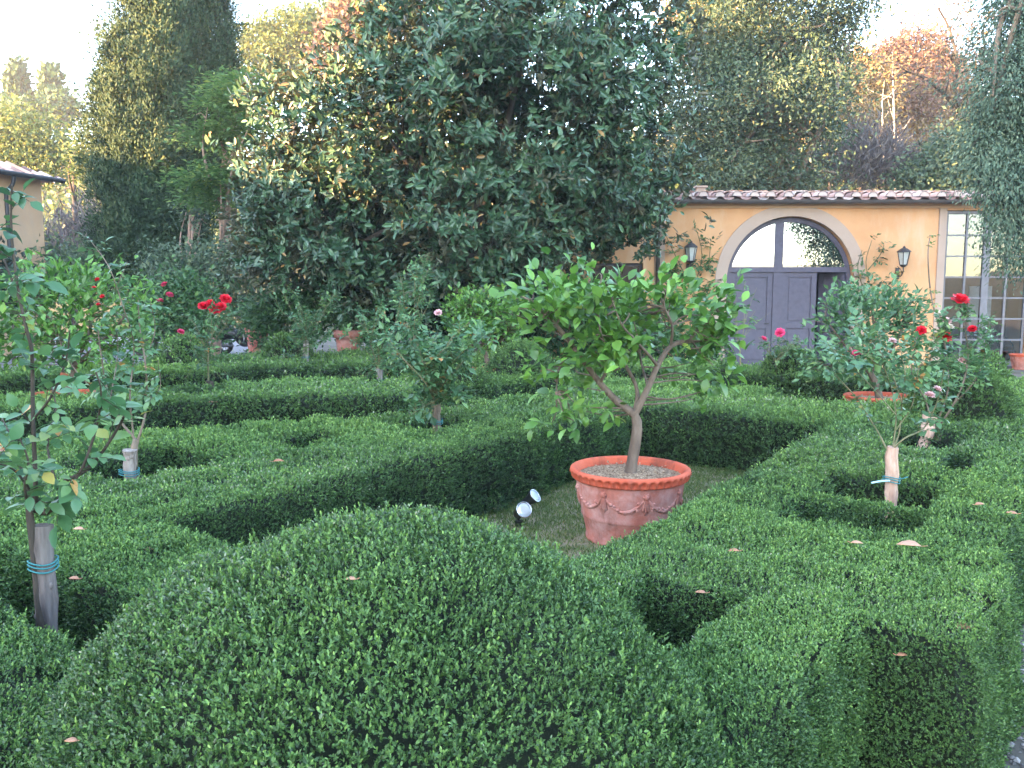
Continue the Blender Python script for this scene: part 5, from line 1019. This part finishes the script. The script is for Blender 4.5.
a = Acc(); tube(a, curve([sp(.40, -.36, .98), sp(.42, -.15, 1.02), sp(.42, .1, 1.02), sp(.38, .30, .98)], 10), .018, 0, 8); tube(a, [sp(.52, -.05, .3), sp(.42, -.04, .98)], .03, 0, 8); a.build('handlebar', M['iron'], mt)
for y in (-.3, .28):
    a = Acc(); tube(a, [sp(.41, y, .99), sp(.40, y * 1.2, 1.17)], .008, 0, 5); ball(a, sp(.40 + y * .5, y * 1.2, 1.22), (.085, .03, .055)); a.build('mirror', M['chrome'], mt)
a = Acc(); ball(a, sp(.50, -.05, .86), (.06, .08, .07)); a.build('headlight', M['white'], mt)
a = Acc(); tube(a, [sp(-.55, -.16, .28), sp(-.15, -.16, .26)], .045, 0, 10); a.build('exhaust', M['iron'], mt)
# ------------------------------------------------------------------ unseen building, added and shaped to shade the garden and trees
vl = thing('occluder', (-38, 0, 0), 'tall villa out of view at the left, added to cast shade over the garden', 'occluder')
a = Acc(); VH = 11.3; box(a, (-46, -6, 0), (-34, 21, VH)); box(a, (-37, -48, 0), (-34.3, -5.2, 19)); box(a, (-35.6, 1.5, VH - 1), (-34.2, 6.2, 21)); a.build('wall', M['cream'], vl)
a = Acc(); a.add([(-37.4, -48.4, 19), (-33.9, -48.4, 19), (-33.9, -4.9, 19), (-37.4, -4.9, 19), (-35.6, -46, 19.6), (-35.6, -7, 19.6)], [(0, 1, 4), (1, 2, 5, 4), (2, 3, 5), (3, 0, 4, 5), (3, 2, 1, 0)], 0, .4); a.add([(-46.6, -6.6, VH), (-33.4, -6.6, VH), (-33.4, 21.6, VH), (-46.6, 21.6, VH), (-40, 0, VH + 1.2), (-40, 15, VH + 1.2)], [(0, 1, 4), (1, 2, 5, 4), (2, 3, 5), (3, 0, 4, 5), (3, 2, 1, 0)], 0, .4); a.build('roof', M['tile'], vl)
a = Acc()
for y in np.arange(-4, 20, 3.4):
    for z in (1.2, 4.6, 8.0): box(a, (-34.06, y, z), (-33.96, y + 1.1, z + 1.9))
a.build('window', M['door'], vl)
# ------------------------------------------------------------------ light
EL, AZ = math.radians(SUN_EL), math.radians(SUN_AZ)
w = bpy.data.worlds.new('World'); SC.world = w; w.use_nodes = True; nt = w.node_tree
sky = nt.nodes.new('ShaderNodeTexSky'); sky.sky_type = 'NISHITA'; sky.sun_disc = False; sky.sun_elevation = EL; sky.sun_rotation = AZ; sky.air_density = SKY_AIR; sky.dust_density = SKY_DUST; sky.ozone_density = 1.0
bg = nt.nodes['Background']; nt.links.new(sky.outputs[0], bg.inputs[0]); bg.inputs[1].default_value = SKY_STR
sl_ = bpy.data.lights.new('sun', 'SUN'); sl_.energy = SUN_E; sl_.angle = math.radians(.6); sl_.color = (1, .57, .27)
so = bpy.data.objects.new('sun', sl_); COL.objects.link(so); so.location = (-30, -10, 40)
dirv = Vector((math.sin(AZ) * math.cos(EL), math.cos(AZ) * math.cos(EL), math.sin(EL))); so.rotation_euler = dirv.to_track_quat('Z', 'Y').to_euler()
vs = SC.view_settings; vs.view_transform = 'Standard'; vs.look = 'None'; vs.exposure = EXPO; vs.gamma = 1; vs.use_curve_mapping = False
SC.cycles.max_bounces = 6; SC.cycles.diffuse_bounces = 3; SC.cycles.glossy_bounces = 3; SC.cycles.transmission_bounces = 3; SC.cycles.transparent_max_bounces = 6
SC.cycles.use_denoising = True; SC.cycles.use_adaptive_sampling = False

# ------------------------------------------------------------------ evening haze
m = bpy.data.materials.new('evening_haze'); m.use_nodes = True; hn = m.node_tree
for n in list(hn.nodes): hn.nodes.remove(n)
ho = hn.nodes.new('ShaderNodeOutputMaterial'); pv = hn.nodes.new('ShaderNodeVolumePrincipled'); hn.links.new(pv.outputs[0], ho.inputs['Volume'])
pv.inputs['Color'].default_value = (.9, .92, .95, 1); pv.inputs['Density'].default_value = HAZE; pv.inputs['Anisotropy'].default_value = .2
if HAZE:
    a = Acc(); box(a, (-410, -210, -1.5), (410, 710, 55)); tag(a.build('haze', m), 'thin evening haze over the garden and the wooded slope', 'haze', kind='stuff')
    SC.cycles.volume_bounces = 0
